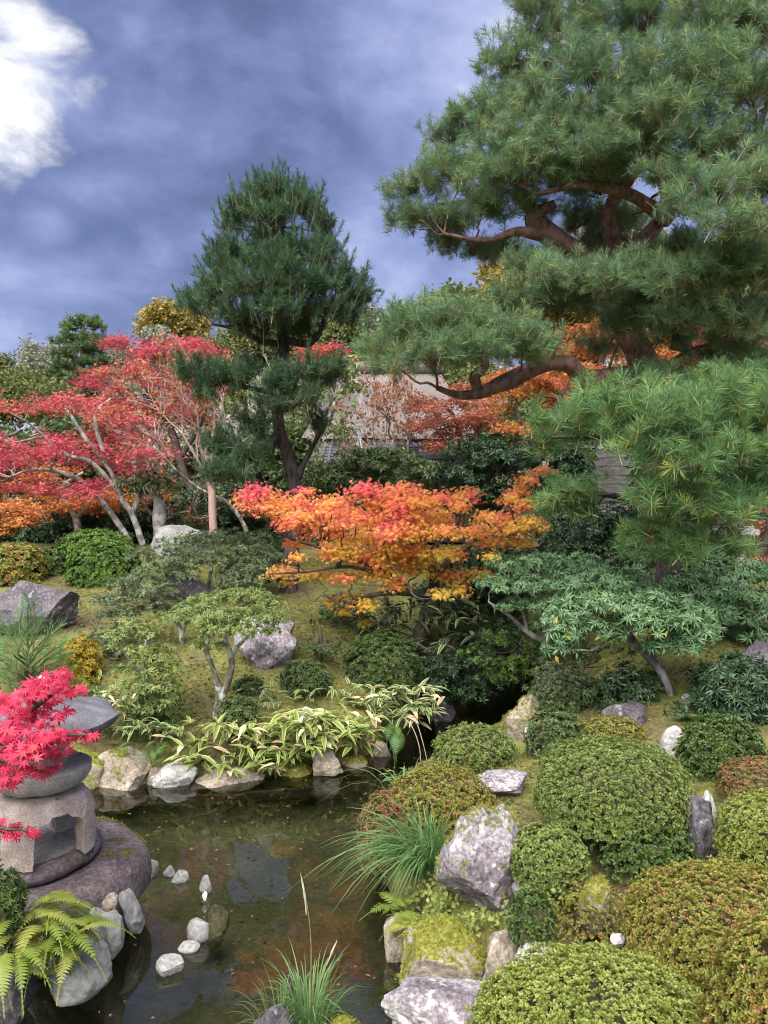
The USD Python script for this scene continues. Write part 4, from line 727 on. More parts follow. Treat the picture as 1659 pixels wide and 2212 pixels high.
def pine_mid():
    t = thing('pine_tree', 'dark green pine with upright candle shoots in the middle, behind the orange maple', 'pine tree', P(622, 1300, 10.5))
    lines = [[(622, 1310, 10.5, 22), (626, 1240, 10.5, 18), (634, 1150, 10.5, 17), (640, 1075, 10.5, 17), (622, 985, 10.5, 15), (600, 915, 10.5, 12), (606, 830, 10.5, 12), (612, 740, 10.5, 13), (606, 640, 10.5, 10), (596, 520, 10.5, 7), (594, 420, 10.5, 3)],
             [(636, 1045, 10.5, 7), (664, 985, 10.45, 6.5), (690, 935, 10.4, 5), (694, 905, 10.4, 4)], [(612, 745, 10.5, 8), (560, 735, 10.3, 7), (520, 712, 10.2, 5), (460, 700, 10.1, 3)], [(616, 735, 10.5, 8), (664, 742, 10.3, 8), (690, 720, 10.2, 6), (700, 680, 10.1, 4)],
             [(606, 850, 10.5, 8), (560, 842, 10.2, 6), (500, 830, 10, 5), (420, 812, 9.9, 2)], [(606, 835, 10.5, 8), (650, 840, 10.2, 6), (700, 822, 10, 4), (735, 810, 10, 2)], [(604, 945, 10.5, 7), (570, 990, 10.3, 6), (530, 1010, 10.2, 4), (470, 1020, 10.1, 2)]]
    pts = limb_tree(t, lines, 'pine_bark', rough=.35)
    pads = [(590, 425, 85, 46, 10.5), (525, 455, 55, 45, 10.4), (665, 445, 60, 42, 10.4), (715, 485, 42, 38, 10.5), (480, 480, 38, 34, 10.5), (590, 465, 60, 26, 9.9),
            (500, 545, 66, 40, 10.3), (575, 560, 60, 34, 9.8), (660, 545, 75, 40, 10.0), (725, 545, 42, 40, 10.4), (460, 560, 32, 30, 10.6),
            (480, 615, 65, 38, 10.2), (565, 615, 75, 42, 9.7), (655, 615, 80, 42, 9.8), (735, 605, 52, 40, 10.2), (775, 640, 40, 42, 10.5), (440, 655, 48, 36, 10.4), (515, 672, 62, 30, 9.9), (610, 665, 60, 30, 9.6), (700, 665, 62, 34, 9.9), (755, 680, 40, 28, 10.3), (420, 650, 30, 36, 10.6),
            (415, 800, 50, 28, 9.9), (480, 812, 55, 32, 9.8), (530, 800, 36, 30, 10.0), (600, 825, 48, 30, 9.6), (655, 800, 62, 34, 9.7), (715, 802, 42, 30, 9.9), (640, 860, 58, 36, 9.6), (590, 868, 44, 26, 9.7), (430, 840, 38, 20, 9.8),
            (590, 508, 60, 24, 10.2), (545, 700, 60, 20, 10.2), (650, 700, 60, 18, 10.3), (600, 580, 60, 30, 9.7), (545, 915, 36, 32, 10.1), (480, 965, 46, 34, 10.0), (550, 985, 40, 32, 9.9), (470, 1018, 44, 28, 9.9), (520, 1015, 40, 26, 9.8), (690, 915, 28, 24, 10.4), (560, 940, 30, 26, 10.2)]
    nw = lambda u, v: 598 + (u - 598) * float(np.interp(v, [360, 450, 640], [.74, .8, 1.0]))
    pads = [(nw(u, v), v, ru * float(np.interp(v, [360, 450, 640], [.8, .84, 1.0])), rv, D) for u, v, ru, rv, D in pads]
    for p in pads: reach(t, pts, P(p[0], p[1] + p[3] * .3, p[4]), 'pine_bark', G, .5)
    pads_foliage(t, [(u, v, ru, rv * .86, D) for u, v, ru, rv, D in pads], SH_D + SH_L, 'dark_pine_needles', 235, G, lo=-.2, up=.75, inner=.5, sc=1.0, depthk=.9, grow_=.97, ml=.1, k=4, fl=.6, twig='dark_bark', s0=.6)
    cand = [(nw(a_, b_), b_) for a_, b_ in [(540, 385), (562, 372), (585, 362), (604, 360), (622, 372), (643, 392), (655, 402), (690, 425), (478, 405), (500, 400), (520, 398), (700, 440), (455, 455), (735, 470), (748, 498), (442, 462), (440, 528), (760, 520), (575, 390), (610, 385), (630, 395), (552, 398), (790, 590), (802, 612), (812, 640), (395, 635), (385, 628), (360, 775), (355, 800), (420, 770), (470, 400), (718, 452), (592, 380), (668, 415), (640, 415), (385, 790), (770, 560), (745, 585), (430, 600)]]
    for (u, v, ru, rv, D) in pads:
        for k in range(int(ru / 7)): cand.append((u + G.uniform(-.95, .95) * ru, v - rv * G.uniform(.5, 1.25)))
    c = np.array([P(u, v + 14, 10.0 + G.normal(0, .25)) for u, v in cand]); ax = np.array([[(u - 600) / 330 + G.normal(0, .1), -.2 + G.normal(0, .15), 1] for u, v in cand]); ax /= np.linalg.norm(ax, axis=1)[:, None]
    inst(t, 'candle_shoots', SH_C, MATS['dark_pine_needles'], c - ax * np.where(np.arange(len(c)) < 39, .12, .22)[:, None], frames(ax), G.uniform(.75, 1.15, len(c)))
pine_mid()
def pine_big():
    t = thing('pine_tree', 'huge spreading red pine filling the upper right, with crooked reddish limbs', 'pine tree', P(1420, 1210, 8.9))
    lines = [[(1425, 1230, 8.9, 38), (1425, 1100, 8.9, 34), (1430, 960, 8.8, 32), (1415, 850, 8.8, 33), (1385, 770, 8.7, 34), (1345, 690, 8.7, 25), (1330, 620, 8.7, 20), (1355, 550, 8.6, 19), (1415, 490, 8.6, 18), (1440, 420, 8.6, 15), (1400, 300, 8.6, 16), (1390, 160, 8.6, 10), (1385, 20, 8.5, 5)],
             [(1400, 800, 8.6, 22), (1340, 812, 8.4, 21), (1265, 815, 8.2, 20), (1225, 785, 8.0, 19), (1175, 788, 7.9, 16), (1100, 822, 7.8, 18), (1035, 848, 7.7, 15), (985, 852, 7.7, 10), (945, 838, 7.6, 6)], [(1035, 845, 7.7, 11), (1025, 815, 7.6, 13), (1050, 785, 7.6, 10), (1010, 765, 7.6, 6), (960, 755, 7.6, 4)],
             [(1340, 590, 8.7, 15), (1315, 480, 8.3, 19), (1330, 425, 8.2, 17), (1390, 350, 8.0, 12), (1420, 300, 7.8, 6)], [(1440, 470, 8.5, 20), (1380, 430, 8.2, 13), (1310, 405, 8.0, 12), (1240, 400, 7.9, 9), (1160, 420, 7.9, 5)],
             [(1345, 640, 8.7, 14), (1270, 560, 8.5, 18), (1190, 510, 8.4, 24), (1150, 470, 8.3, 15), (1200, 440, 8.2, 9)], [(1190, 510, 8.4, 16), (1120, 500, 8.3, 10), (1050, 520, 8.4, 6), (960, 505, 8.5, 3)], [(1470, 760, 8.7, 24), (1490, 700, 8.6, 19), (1540, 640, 8.2, 17), (1580, 520, 7.4, 24), (1640, 460, 7.0, 12), (1700, 440, 6.8, 6)],
             [(1330, 640, 8.7, 12), (1240, 650, 8.3, 8), (1160, 680, 8.0, 6), (1080, 690, 7.8, 3)], [(1440, 420, 8.6, 13), (1520, 330, 8.0, 9), (1600, 220, 7.6, 5)], [(1400, 300, 8.6, 11), (1280, 250, 8.5, 8), (1150, 230, 8.6, 4)], [(1480, 700, 8.5, 13), (1440, 680, 8.2, 8), (1420, 650, 8.0, 5)], [(1590, 450, 7.3, 12), (1620, 330, 7.6, 9), (1660, 220, 7.6, 5)]]
    pts = limb_tree(t, lines, 'red_pine_bark', rough=.4)
    a, r = P(1348, 812, 8.4), 20 * 8.4 / W
    part(t, 'cut_stub', tube([a + [-.04, 0, 0], P(1352, 822, 8.3), P(1350, 842, 8.2)], [r * .9, r * 1.0, r * .8], 9), MATS['cut_wood'])
    pads = [(1200, 55, 95, 70, 8.6), (1380, 35, 140, 90, 8.2), (1570, 45, 120, 90, 7.6), (1110, 140, 85, 62, 8.7), (1280, 165, 130, 85, 8.0), (1470, 170, 130, 85, 7.5), (1630, 190, 100, 85, 7.0), (1150, 10, 60, 40, 8.8), (1660, 60, 90, 80, 7.4),
            (1050, 240, 85, 56, 8.7), (1200, 285, 120, 70, 8.0), (1390, 300, 130, 75, 7.4), (1560, 310, 120, 70, 7.2), (975, 285, 60, 40, 8.9), (990, 365, 95, 46, 8.5), (890, 400, 62, 32, 8.8), (1110, 370, 110, 52, 8.0), (1250, 365, 90, 48, 7.9), (1090, 310, 80, 50, 8.3),
            (880, 465, 48, 28, 8.9), (950, 470, 80, 40, 8.8), (1040, 440, 80, 40, 8.3), (1030, 535, 55, 24, 8.9), (960, 520, 50, 24, 9.0), (1150, 440, 60, 30, 8.3), (1100, 545, 60, 26, 8.8), (1190, 335, 80, 40, 7.8), (1300, 345, 80, 44, 7.7),
            (1560, 400, 110, 55, 6.6), (1610, 470, 90, 46, 6.3), (1500, 440, 60, 36, 6.6), (1530, 590, 120, 55, 7.0), (1430, 590, 90, 42, 7.5), (1610, 690, 100, 70, 7.1), (1490, 680, 90, 46, 7.4), (1640, 580, 70, 55, 6.8), (1660, 380, 60, 60, 6.6), (1560, 760, 90, 50, 7.6), (1450, 720, 60, 30, 7.9), (1640, 800, 80, 50, 7.6), (1580, 530, 60, 30, 6.8),
            (1190, 600, 100, 42, 7.8), (1290, 600, 85, 44, 7.5), (1110, 640, 66, 36, 8.0), (1230, 640, 90, 30, 8.0), (1150, 560, 60, 30, 8.1), (1370, 560, 50, 26, 7.6), (1330, 690, 60, 24, 7.9),
            (870, 715, 80, 42, 7.6), (980, 690, 105, 46, 7.4), (1080, 715, 105, 48, 7.4), (930, 770, 95, 34, 7.2), (1130, 755, 75, 32, 7.5), (815, 755, 52, 28, 7.8), (1330, 470, 80, 40, 9.3), (1240, 470, 60, 44, 9.2), (1400, 540, 60, 40, 9.4), (1290, 530, 60, 34, 9.3), (1300, 400, 80, 40, 9.0), (1380, 640, 60, 26, 8.0), (1290, 740, 50, 26, 9.2), (1440, 800, 60, 24, 7.8), (1500, 830, 70, 26, 7.6), (1390, 690, 60, 26, 7.9), (1480, 520, 60, 30, 7.9), (1440, 380, 70, 40, 7.2), (1330, 230, 90, 50, 7.7), (1440, 240, 80, 46, 7.2), (1140, 220, 70, 44, 8.3), (1550, 150, 80, 60, 7.2), (1010, 745, 80, 30, 7.1), (900, 680, 50, 26, 7.8), (1190, 735, 40, 24, 7.8), (840, 795, 40, 16, 7.6)]
    for p in pads: reach(t, pts, P(p[0], p[1] + p[3] * .25, p[4] + .1), 'red_pine_bark', G, .45, wig=.16)
    pads_foliage(t, pads, SH_G, 'green_pine_needles', 240, G, lo=-.45, up=.5, inner=.2, sc=.84, depthk=.9, jit=.45, grow_=1.18, ml=.06, k=4, fl=.8, twig='red_pine_bark', s0=.5)
pine_big()
def pine_front():
    t = thing('pine_tree', 'bright green lower pine at the right in front of the stone tower, with drooping tiers', 'pine tree', P(1440, 1260, 7.4))
    lines = [[(1450, 1275, 7.4, 30), (1446, 1180, 7.4, 28), (1440, 1090, 7.3, 26), (1455, 1000, 7.2, 22), (1440, 930, 7.0, 16), (1450, 870, 6.9, 10), (1455, 830, 6.9, 6)], [(1445, 1060, 7.2, 10), (1500, 1000, 6.8, 9), (1560, 985, 6.6, 7), (1640, 980, 6.5, 4)], [(1440, 990, 7.1, 10), (1370, 960, 6.6, 9), (1290, 945, 6.3, 6), (1190, 945, 6.2, 3)],
             [(1442, 1110, 7.2, 9), (1360, 1080, 6.7, 7), (1280, 1065, 6.4, 5), (1210, 1060, 6.4, 3)], [(1450, 940, 7.0, 9), (1530, 900, 6.6, 7), (1630, 890, 6.4, 4)], [(1444, 1120, 7.2, 9), (1520, 1100, 6.6, 6), (1590, 1095, 6.4, 3)], [(1446, 1160, 7.3, 8), (1420, 1150, 6.7, 5), (1400, 1140, 6.4, 3)]]
    pts = limb_tree(t, lines, 'pine_bark', rough=.35)
    pads = [(1240, 915, 92, 46, 6.3), (1370, 875, 120, 52, 6.1), (1510, 870, 120, 50, 6.0), (1620, 890, 80, 56, 6.2), (1195, 955, 50, 30, 6.4), (1400, 955, 100, 40, 5.8), (1550, 970, 100, 40, 6.0), (1450, 900, 90, 40, 5.7), (1225, 1060, 66, 36, 6.4), (1440, 1075, 95, 36, 6.0), (1575, 1085, 88, 36, 6.1), 
            (1420, 1140, 90, 28, 6.2), (1540, 1145, 72, 24, 6.2), (1270, 1095, 50, 24, 6.5), (1640, 1040, 60, 40, 6.3), (1480, 1000, 60, 26, 5.7), (1490, 1185, 70, 22, 6.1), (1590, 1170, 50, 20, 6.2), (1400, 1180, 50, 18, 6.2), (1560, 825, 90, 36, 6.5), (1650, 830, 60, 40, 6.6), (1290, 845, 60, 26, 6.5), (1640, 960, 60, 34, 6.1), (1410, 1030, 50, 22, 5.9), (1500, 1030, 60, 28, 6.1), (1180, 1090, 34, 18, 6.6)]
    for p in pads: reach(t, pts, P(p[0], p[1] + p[3] * .2, p[4] + .1), 'pine_bark', G, .4)
    pads_foliage(t, pads, SH_B, 'bright_pine_needles', 165, G, lo=-.4, up=.5, inner=.15, sc=.9, depthk=.85, jit=.45, grow_=1.16, ml=.06, k=4, fl=.8, twig='dark_bark', s0=.55)
pine_front()
def pine_young():
    D = 7.6; b = P(58, 1480, D); b[2] = gz(b[0], b[1]); t = thing('young_pine', 'small young pine sapling with soft feathery needles at the left, behind the crimson maple', 'pine tree', b)
    part(t, 'trunk', tube([b - UP * .05, P(60, 1400, D), P(60, 1310, D)], [.016, .012, .005], 6), MATS['twig_bark'])
    tips = [(u + q, v + w, a, c) for q, w in ((0, 0), (14, 22), (-12, 18)) for u, v, a, c in [(60, 1300, 0, 1), (18, 1365, -.6, .8), (40, 1340, -.3, 1), (88, 1350, .4, 1), (110, 1370, .7, .7), (95, 1400, .8, .6), (20, 1410, -.8, .5), (0, 1440, -.9, .5), (48, 1400, -.2, .8), (75, 1420, .3, .8), (120, 1430, .9, .5), (30, 1450, -.4, .7), (85, 1460, .5, .6), (8, 1390, -.7, .6), (60, 1360, .1, 1), (130, 1395, .9, .6), (60, 1440, 0, .8), (-10, 1420, -.8, .6)]]
    p = np.array([P(u, v, D + G.normal(0, .12)) for u, v, a, c in tips]); ax = np.array([[a, G.normal(0, .3), c] for u, v, a, c in tips], float); ax /= np.linalg.norm(ax, axis=1)[:, None]
    for q, a in zip(p, ax):
        part(t, 'branch', tube([np.array([b[0], b[1], max(q[2] - .25, b[2] + .1)]), q - a * .15, q], [.007, .005, .003], 4), MATS['twig_bark'])
    inst(t, 'needles', [shoot(.2, 70, .12, .0032, 62, 18, s, lo=.0) for s in range(3)], MATS['bright_pine_needles'], p - ax * .12, frames(ax), G.uniform(.85, 1.15, len(p)))
pine_young()

# ================================================================ maples
ML = [maple_leaf(7, s) for s in range(3)]; ML5 = [maple_leaf(5, s) for s in range(2)]
def maple_mid():
    t = thing('maple_tree', 'leaning maple turning from golden orange to red, over the dark inlet of the pond', 'maple tree', P(896, 1400, 9.2))
    lines = [[(894, 1410, 9.2, 19), (915, 1350, 9.2, 16), (930, 1300, 9.15, 15), (938, 1250, 9.1, 12), (925, 1200, 9.0, 9), (880, 1140, 8.9, 6), (840, 1080, 8.9, 3)], [(930, 1290, 9.15, 10), (900, 1283, 8.9, 9), (850, 1280, 8.7, 7), (780, 1290, 8.5, 4), (740, 1310, 8.4, 2)], [(938, 1250, 9.1, 8), (985, 1200, 8.9, 7), (1060, 1150, 8.7, 5), (1140, 1130, 8.6, 2)],
             [(900, 1283, 8.9, 7), (820, 1230, 8.7, 6), (720, 1190, 8.5, 5), (620, 1160, 8.4, 3), (560, 1110, 8.4, 2)], [(850, 1250, 8.8, 5), (760, 1225, 8.4, 4), (660, 1235, 8.2, 3), (580, 1240, 8.2, 1.5)], [(925, 1200, 9, 6), (985, 1130, 9, 4), (1020, 1070, 9, 2)], [(1060, 1150, 8.7, 4), (1100, 1080, 8.9, 3), (1140, 1030, 9, 2)]]
    pts = limb_tree(t, lines, 'dark_bark', rough=.3)
    g = np.random.default_rng(5); lb = []
    rows = [(560, 1075, 60, 16), (530, 1080, 40, 14), (570, 1100, 60, 16), (640, 1115, 70, 18), (720, 1120, 80, 20), (800, 1130, 80, 20), (880, 1135, 80, 20), (700, 1090, 70, 16), (820, 1200, 80, 20), (740, 1170, 70, 18), (900, 1215, 70, 18), (850, 1150, 80, 20), (930, 1140, 60, 18), (1160, 1120, 40, 14), (1110, 1150, 60, 16), (640, 1085, 70, 16), (720, 1075, 60, 16), (790, 1070, 70, 18), (870, 1065, 70, 18), (950, 1065, 70, 16), (1010, 1060, 45, 14), (540, 1095, 40, 12), (600, 1110, 60, 14), (680, 1120, 80, 16), (770, 1115, 80, 18), (860, 1110, 80, 18), (940, 1110, 70, 16), (620, 1140, 50, 12), (700, 1155, 70, 14), (790, 1155, 80, 16), (880, 1155, 80, 16), (960, 1155, 60, 14), (1030, 1150, 60, 14), (1090, 1135, 70, 16), (1150, 1140, 45, 14), (1130, 1100, 45, 12),
            (1120, 1060, 40, 12), (1140, 1030, 40, 12), (1170, 1012, 36, 9), (1100, 1085, 40, 10), (1050, 1120, 40, 10), (640, 1180, 40, 10), (730, 1190, 60, 12), (810, 1195, 80, 16), (890, 1195, 80, 16), (970, 1190, 60, 14), (1060, 1170, 60, 12), (1120, 1170, 50, 10), (610, 1240, 55, 12), (680, 1240, 60, 12), (750, 1245, 50, 12), (640, 1200, 30, 10), (820, 1235, 70, 14), (900, 1235, 70, 14), (975, 1240, 60, 14), (1040, 1235, 50, 10), (950, 1275, 40, 10), (990, 1265, 40, 10),
            (770, 1290, 50, 12), (740, 1320, 30, 10), (790, 1310, 40, 10), (790, 1345, 26, 6), (720, 1300, 30, 8), (850, 1260, 50, 12), (620, 1265, 20, 6), (1060, 1205, 30, 8), (830, 1085, 60, 14), (905, 1085, 60, 14), (660, 1060, 40, 8), (990, 1090, 40, 12), (740, 1140, 50, 12), (840, 1175, 60, 12)]
    for u, v, ru, rv in rows:
        D = 8.5 + g.normal(0, .35); c, R = L(u, v + g.normal(0, 8), ru * .9, rv * 1.7, D, .9); lb.append((c, R)); reach(t, pts, c - UP * .02, 'dark_bark', g, .1, wig=.2)
    p, R, s = lobes_foliage(t, lb, ML, 'turning_maple', 640, g, 'up', lo=-.8, jit=.5, inner=.05, sc=.066, skip=1, droop=1.0)
    near = np.argsort(p[:, 1])[:]; inst(t, 'leaves', ML, MATS['turning_maple'], p, R, s)
maple_mid()
def leaf_parts(t, p, R, s, mat, protos, n, name='leaf'):
    """the leaves that show largest, each a part of its own; returns which are left over"""
    D = p[:, 1]; off = np.maximum(np.abs(p[:, 0]) - .5 * D, 0) * 10; k = np.argsort(D + off + np.random.default_rng(3).normal(0, .05, len(p)))[:n]
    for i in k:
        v, f, _ = protos[i % len(protos)]; part(t, name, ((v * s[i]) @ R[i].T + p[i], f), MATS[mat])
    m = np.ones(len(p), bool); m[k] = False; return m
def maple_front():
    t = thing('maple_tree', 'crimson maple branch hanging in from the left in front of the stone lantern', 'maple tree', (-3.3, 3.7, gz(-3.3, 3.7)))
    lines = [[(-420, 1900, 3.8, 60), (-330, 1700, 3.8, 50), (-220, 1640, 3.75, 36), (-100, 1620, 3.7, 22), (0, 1580, 3.7, 12), (70, 1530, 3.7, 7), (140, 1480, 3.7, 3)], [(-60, 1608, 3.7, 10), (40, 1620, 3.65, 6), (130, 1590, 3.6, 4), (190, 1588, 3.6, 2)], [(-220, 1650, 3.7, 16), (-120, 1720, 3.6, 9), (-30, 1780, 3.55, 5), (60, 1795, 3.5, 2)], [(-60, 1612, 3.7, 9), (30, 1650, 3.6, 5), (100, 1670, 3.6, 2)]]
    p, r = PT(lines[0]); p[0][2] = gz(-3.3, 3.7) - .05; p[0][0] = -3.2
    pts = [];
    for i, rows in enumerate(lines):
        q, rr = PT(rows); q = p if i == 0 else q; part(t, 'trunk' if i == 0 else 'branch', tube(q, rr, 8, 8 * len(q), .2), MATS['dark_bark'], smooth=True); pts.append(np.column_stack([spline(q, 30), np.interp(np.linspace(0, 1, 30), np.linspace(0, 1, len(rr)), rr)]))
    pts = np.vstack(pts)
    g = np.random.default_rng(8); rows = [(128, 1462, 34, 18), (75, 1478, 40, 18), (150, 1492, 34, 16), (30, 1510, 50, 22), (100, 1515, 55, 24), (-20, 1530, 50, 30), (50, 1550, 60, 26), (120, 1550, 40, 22), (10, 1590, 60, 26), (90, 1590, 60, 24), (150, 1590, 40, 14), (185, 1588, 24, 8), (40, 1630, 60, 24), (110, 1625, 44, 16), (-20, 1650, 60, 30), (30, 1668, 50, 16), (100, 1665, 40, 12), (60, 1500, 40, 18), (110, 1480, 40, 16), (70, 1612, 50, 18), (-30, 1590, 50, 26), (10, 1690, 36, 9), (20, 1790, 40, 9), (60, 1798, 26, 6), (-15, 1785, 34, 12), (30, 1805, 30, 6)]
    lb = []
    for u, v, ru, rv in rows:
        c, R = L(u, v, ru, rv, 3.62 + g.normal(0, .1), .9); lb.append((c, R)); reach(t, pts, c, 'dark_bark', g, .25, wig=.15)
    p, R, s = lobes_foliage(t, lb, ML, 'crimson_maple', 620, g, 'up', lo=-.7, jit=.45, inner=.1, sc=.07, skip=1, droop=.7)
    tilt = Rotation.from_euler('x', 38, degrees=True).as_matrix(); R = tilt @ R
    m = leaf_parts(t, p, R, s, 'crimson_maple', ML, 300); inst(t, 'leaves', ML, MATS['crimson_maple'], p[m], R[m], s[m])
maple_front()
def far_maple(label, trunks, lobes, mat, bark, D, g, dens=30, sc=.11, name='maple_tree', n5=8, cat='maple tree', flat=.35, group=None, br=True, mode='up', protos=None, b0=None):
    t = thing(name, label, cat, P(*trunks[0][0][:3]), group); pts = limb_tree(t, trunks, bark, sides=6)
    for c, R in lobes:
        if br: reach(t, pts, c, bark, g, .3, wig=.2, sides=4)
    if protos is None:
        protos = []
        for s in range(3):
            r = np.random.default_rng(s); ms = []
            for k in range(n5):
                v, f, _ = ML5[k % 2]; z = np.array([[*r.normal(0, .45, 2), 1.0]]); m = frames(z, rng=r)[0]; ms.append((v @ m.T * r.uniform(.7, 1.2) + r.normal(0, 1, 3) * [.9, .9, .35], f))
            protos.append((*join(ms), None))
    lobes_foliage(t, lobes, protos, mat, dens, g, mode, lo=-.8, jit=.3, inner=.1, sc=sc)
    return t
g9 = np.random.default_rng(19)
far_maple('wide red maple on the left with pale grey forked trunks leaning left', [[(288, 1190, 13, 7.5), (262, 1140, 13, 7), (225, 1090, 13, 6), (185, 1045, 12.9, 5), (130, 1020, 12.8, 5), (70, 1015, 12.6, 3), (20, 1030, 12.5, 1.5)], [(310, 1180, 13, 7.5), (285, 1110, 13, 7), (262, 1075, 13, 6), (240, 1020, 13, 5), (215, 985, 13, 4.5), (180, 940, 13, 4.5), (150, 890, 13, 2)], [(262, 1070, 13, 6), (200, 1000, 13, 5), (140, 980, 13, 4), (70, 920, 12.9, 2.5), (20, 890, 12.8, 2)], [(230, 1000, 13, 6), (205, 900, 13.1, 4), (240, 860, 13.1, 2)], [(285, 1110, 13, 6), (330, 1010, 13.2, 5), (370, 960, 13.3, 2)]],
          fill(-80, 340, 845, 1075, 12.2, 14.5, 46, 62, 15, g9), 'autumn_red', 'pale_bark', 13, g9, dens=20, sc=.1)
far_maple('tall red maple behind the wide one, its crown rising toward the middle pine', [[(455, 1140, 16.5, 10), (400, 1030, 16.5, 9), (370, 930, 16.5, 8), (330, 860, 16.5, 5), (290, 800, 16.5, 2)], [(390, 990, 16.5, 6), (440, 900, 16.5, 5), (450, 800, 16.5, 2)]], fill(190, 470, 715, 950, 15.5, 18, 46, 58, 13, g9), 'autumn_red', 'dark_bark', 16.5, g9, dens=21, sc=.11)
far_maple('dense orange-red maple low at the left edge', [[(-30, 1200, 11.5, 9), (-20, 1150, 11.5, 8), (10, 1100, 11.5, 4)]], fill(-90, 68, 1080, 1165, 11, 12, 16, 50, 12, g9), 'autumn_orange', 'dark_bark', 11.5, g9, dens=60, sc=.075)
far_maple('orange maple in the shade under the wide red one', [[(170, 1180, 15.5, 9), (165, 1120, 15.5, 8), (130, 1060, 15.5, 5), (180, 1020, 15.5, 3)], [(165, 1120, 15.5, 6), (220, 1060, 15.5, 4), (300, 1030, 15.5, 2)]], fill(20, 380, 1010, 1110, 15, 16.5, 24, 60, 11, g9), 'autumn_orange', 'pale_bark', 15.5, g9, dens=26, sc=.1)
far_maple('orange maple beneath the long low limb of the huge pine', [[(1180, 1100, 13, 9), (1150, 960, 13, 8), (1120, 900, 13, 6), (1100, 850, 13, 3)], [(1150, 960, 13, 5), (1200, 880, 13, 4), (1230, 820, 13, 2)]], fill(1045, 1200, 790, 985, 12.5, 13.5, 18, 52, 13, g9), 'autumn_orange', 'dark_bark', 13, g9, dens=42, sc=.09)
far_maple('dusky rose and olive maple between the hut and the orange maple', [[(1010, 1080, 15, 9), (1000, 980, 15, 8), (980, 900, 15, 5), (940, 860, 15, 2)], [(1000, 980, 15, 5), (1050, 900, 15, 3)]], fill(890, 1080, 830, 985, 14, 16, 22, 55, 13, g9), 'autumn_rose', 'dark_bark', 15, g9, dens=36, sc=.09)
far_maple('golden orange maple behind the leaning trunk of the huge pine', [[(1300, 1000, 16, 9), (1290, 860, 16, 8), (1300, 760, 16, 4)], [(1290, 860, 16, 5), (1400, 780, 16, 3)]], fill(1160, 1480, 700, 860, 15, 17, 26, 60, 15, g9), 'autumn_orange', 'pale_bark', 16, g9, dens=28, sc=.12)
far_maple('red maple glimpsed through the huge pine at the right edge', [[(1600, 1180, 13, 9), (1590, 1000, 13, 8), (1580, 820, 13, 5), (1590, 720, 13, 2)]], fill(1480, 1700, 680, 860, 12.5, 14, 14, 50, 13, g9), 'autumn_red', 'dark_bark', 13, g9, dens=28, sc=.1)
far_maple('dark red maple low at the right edge behind the stone lantern post', [[(1640, 1260, 10.5, 8), (1650, 1190, 10.5, 7), (1660, 1120, 10.5, 3)]], fill(1560, 1720, 1090, 1230, 10.2, 11, 16, 45, 10, g9), 'autumn_rose', 'dark_bark', 10.5, g9, dens=44, sc=.07)
far_maple('small red maple tip peeping between the middle pine and the hut roof', [[(740, 1040, 17, 7), (720, 880, 17, 6), (690, 780, 17, 2)]], fill(640, 760, 740, 800, 16.5, 17.5, 9, 34, 12, g9), 'autumn_red', 'dark_bark', 17, g9, dens=34, sc=.1)
# ================================================================ stump, pink-barked tree, bare trees
g5 = np.random.default_rng(77)
def stump():
    t = thing('tree_stump', 'tall pale sawn stump with a tuft of long drooping leaves beside the grey boulder', 'tree', P(345, 1180, 13.2))
    limb_tree(t, [[(348, 1200, 13.2, 17), (344, 1150, 13.2, 15), (345, 1100, 13.2, 14), (340, 1068, 13.2, 12)]], 'pale_bark', rough=.5)
    for (u, v) in [(300, 1040), (275, 1045), (325, 1025), (350, 1030), (330, 1050), (365, 1045), (290, 1060), (312, 1060)]:
        c = P(u, v, 13 + g5.normal(0, .1)); part(t, 'branch', tube([P(340, 1075, 13.2), (P(340, 1075, 13.2) + c) / 2 - UP * .05, c], [.025, .018, .01], 5), MATS['grey_bark'])
    lobes_foliage(t, [L(u, v, 24, 12, 13) for u, v in [(300, 1040), (272, 1046), (326, 1022), (352, 1028), (366, 1046), (330, 1046), (290, 1056)]], [rosette(7, .2, .05, -20, s, inner=2, droop=.4) for s in range(3)], 'pieris_grey', 26, g5, 'out', jit=.4)
stump()
def bare(label, base, d, ln, rad, depth, mat, leaves, cat='tree', name='bare_tree', seed=1, spread=.5, kids=3, leafn=300, leafsc=.08, first=None, up=.18, shrink=.68):
    """leafless tree: trunk, then a crown of fine branches, a few leaves left on"""
    g = np.random.default_rng(seed); t = thing(name, label, cat, base); out = []
    if first is not None:
        p, r = PT(first); part(t, 'trunk', tube(p, r, 9, 8 * len(p), .15), MATS[mat[0]], smooth=True); starts = [(p[-1], p[-1] - p[-2]), (p[-2], p[-1] - p[-2] + g.normal(0, .2, 3)), (p[-1], p[-1] - p[-2] + g.normal(0, .3, 3))]
    else: starts = [(np.asarray(base, float), np.asarray(d, float))]
    for s, dd in starts: grow(s, dd / np.linalg.norm(dd), ln, rad, depth, g, out, spread, up, kids, shrink)
    big = [o for o in out if o[1][0] > rad * .5][:14]
    for l, r in big: part(t, 'branch', tube(l, r, 6, 8, .2), MATS[mat[0]], smooth=True)
    part(t, 'twigs', join([tube(l, np.maximum(r, .004), 4, 5) for l, r in out if r[0] <= rad * .5]), MATS[mat[1]], kind='stuff')
    if leaves:
        tips = np.array([l[g.integers(1, len(l))] for l, r in out if r[0] <= rad * .35]); k = g.integers(0, len(tips), leafn); p = tips[k] + g.normal(0, .05, (leafn, 3))
        inst(t, 'leaves', [(*leaf_fold(1, .55), None)], MATS[leaves], p, frames(g.normal(size=(leafn, 3)) + UP * .4, rng=g), g.uniform(.6, 1.2, leafn) * leafsc)
    return t
